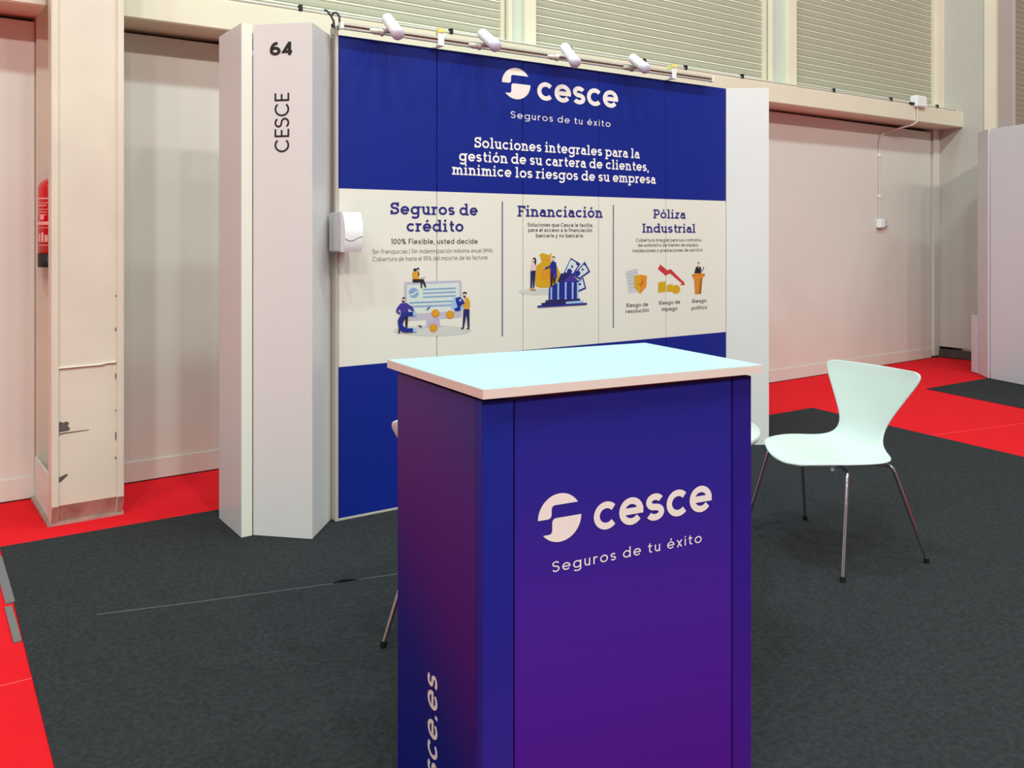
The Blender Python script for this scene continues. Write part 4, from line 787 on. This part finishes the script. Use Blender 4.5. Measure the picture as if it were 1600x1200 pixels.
cprism('joint_strip', [(.7255, fr + .012), (.7305, fr + .012), (.7305, fr + .03), (.7255, fr + .03)], .006, 1.099, BLK, 0)
nf = Vector((CU.y, -CU.x, 0)); O = P0 + CV * (fr + .001) + nf * .0008
q = MB(); on_plane(q, emblem(.2085, .812, .0585, .0565), O, CU); q.build('logo_emblem', INKW, t, TM)
q = MB(); on_plane(q, lettering('cesce', .302, .660, .7645, .067, .24), O, CU); q.build('logo_lettering', INKW, t, TM)
q = MB(); on_plane(q, lettering('Seguros de tu éxito', .188, .627, .687, .0178, .16, False, .22), O, CU); q.build('slogan_lettering', INKWT, t, TM)
ns = Vector((-CV.y, CV.x, 0)); O = P0 + CU * l + ns * .0008
q = MB(); v, f = lettering('cesce.es', 0, .352, 0, .056, .21, False, .06)
q.add([O + CV * (.247 + b) + ns * c_ + Vector((0, 0, .031 + a)) for a, b, c_ in v], f); q.build('web_address_lettering', INKW, t, TM)

# ------------------------------------------------------------------ round table
t = empty('round_table', (2.39, 2.50, .005)); tag(t, 'round white meeting table mostly hidden behind the counter', 'table')
q = MB(); q.lathe([(0, .700), (.385, .700), (.398, .704), (.402, .712), (.402, .722), (.398, .728), (0, .730)], 64); q.build('tabletop', CHAIRW, t)
q = MB(); q.lathe([(.14, .685), (.14, .699), (.0, .699)], 24); q.lathe([(.03, .02), (.03, .69)], 20); q.build('pedestal', CHROME, t)
q = MB(); q.lathe([(0, 0), (.24, 0), (.25, .006), (.235, .014), (.06, .026), (.035, .04), (0, .04)], 40); q.build('base', CHROME, t)

# ------------------------------------------------------------------ chairs: one moulded shell on four chrome legs
def make_chair():
    t = empty('shell_chair')
    # centre line (forward, height) and half width along it
    C = [(.272, .430, .060), (.264, .437, .112), (.243, .444, .160), (.210, .449, .202), (.160, .452, .250), (.100, .452, .286), (.040, .451, .306), (-.020, .450, .312), (-.070, .451, .300),
         (-.115, .454, .262), (-.150, .460, .215), (-.185, .473, .172), (-.212, .493, .143), (-.235, .522, .130), (-.255, .560, .134), (-.272, .605, .155), (-.288, .650, .182), (-.303, .695, .210),
         (-.316, .735, .236), (-.328, .770, .258), (-.336, .797, .272), (-.341, .814, .272), (-.345, .826, .262), (-.347, .833, .238)]
    q = MB(); nu = 17; vs = []
    for i, (fx, z, hw) in enumerate(C):
        back = max(0, min(1, (z - .47) / .15))
        for k in range(nu):
            u_ = -1 + 2 * k / (nu - 1); y = hw * u_
            dz = .022 * (u_ ** 2) * (1 - back) * min(1, hw / .28) - .006 * (1 - back) * (u_ ** 4)   # seat dish
            dx = .034 * (u_ ** 2) * back * hw / .28                                               # back wraps forward
            sag = -.020 * (1 - u_ * u_) * max(0, (z - .79) / .04) * 0
            ztop = z - (.022 * (1 - u_ * u_) if False else 0)
            vs.append((fx + dx - .02 * (u_ ** 2) * (1 if fx > .2 else 0), y, ztop + dz + sag))
    n = len(C); fs = [(i * nu + k, i * nu + k + 1, (i + 1) * nu + k + 1, (i + 1) * nu + k) for i in range(n - 1) for k in range(nu - 1)]
    q.add(vs, fs, 0, True); sh = q.build('seat_shell', CHAIRW, t)
    s = sh.modifiers.new('thickness', 'SOLIDIFY'); s.thickness = .011; s.offset = 0
    s = sh.modifiers.new('smooth', 'SUBSURF'); s.levels = 1; s.render_levels = 2
    feet = [(.262, .314), (.215, -.320), (-.240, .346), (-.228, -.340)]
    tops = [(.137, .232), (.137, -.232), (-.115, .268), (-.115, -.262)]
    for (fx, fy), (tx, ty) in zip(feet, tops):
        q = MB(); ex, ey = tx, ty
        q.tube([(tx * .3, ty * .3, .424), (tx * .88, ty * .88, .430), (tx * .95, ty * .95, .429), (ex, ey, .421), (ex + (fx - ex) * .06, ey + (fy - ey) * .06, .400), (fx, fy, .016)], .0085, 12)
        lg = q.build('leg', CHROME, t)
        q = MB(); q.tube([(fx, fy, .022), (fx + (fx - ex) * .02, fy + (fy - ey) * .02, .0)], .0115, 12); q.build('foot_cap', BLK, lg)
    q = MB(); q.box((-.07, -.07, .418), (.07, .07, .436)); q.build('mounting_plate', CHROME, t, None, .004)
    for a, b in ((.20, .17), (.20, -.17), (-.13, .20), (-.13, -.20)):
        q = MB(); q.tube([(a * .8, b, .424), (a * .8, b, .446)], .010, 10); q.build('spacer', WPL, t)
    return t
c1 = make_chair(); c1.location = (3.547, 2.549, .0055); c1.rotation_euler = (0, 0, math.radians(174.5))
tag(c1, 'white shell chair with chrome legs standing free at the right of the counter', 'chair', 'white shell chairs around the round table')
def copy_tree(o, parent=None):
    c = o.copy(); COL.objects.link(c); c.parent = parent
    for ch in [x for x in bpy.data.objects if x.parent is o]: copy_tree(ch, c)
    return c
bpy.context.view_layer.update()
c2 = copy_tree(c1); c2.location = (1.777, 2.654, .0055); c2.rotation_euler = (0, 0, math.radians(30.6))
c2['label'] = 'white shell chair behind the counter, only back corner and a leg showing at left'
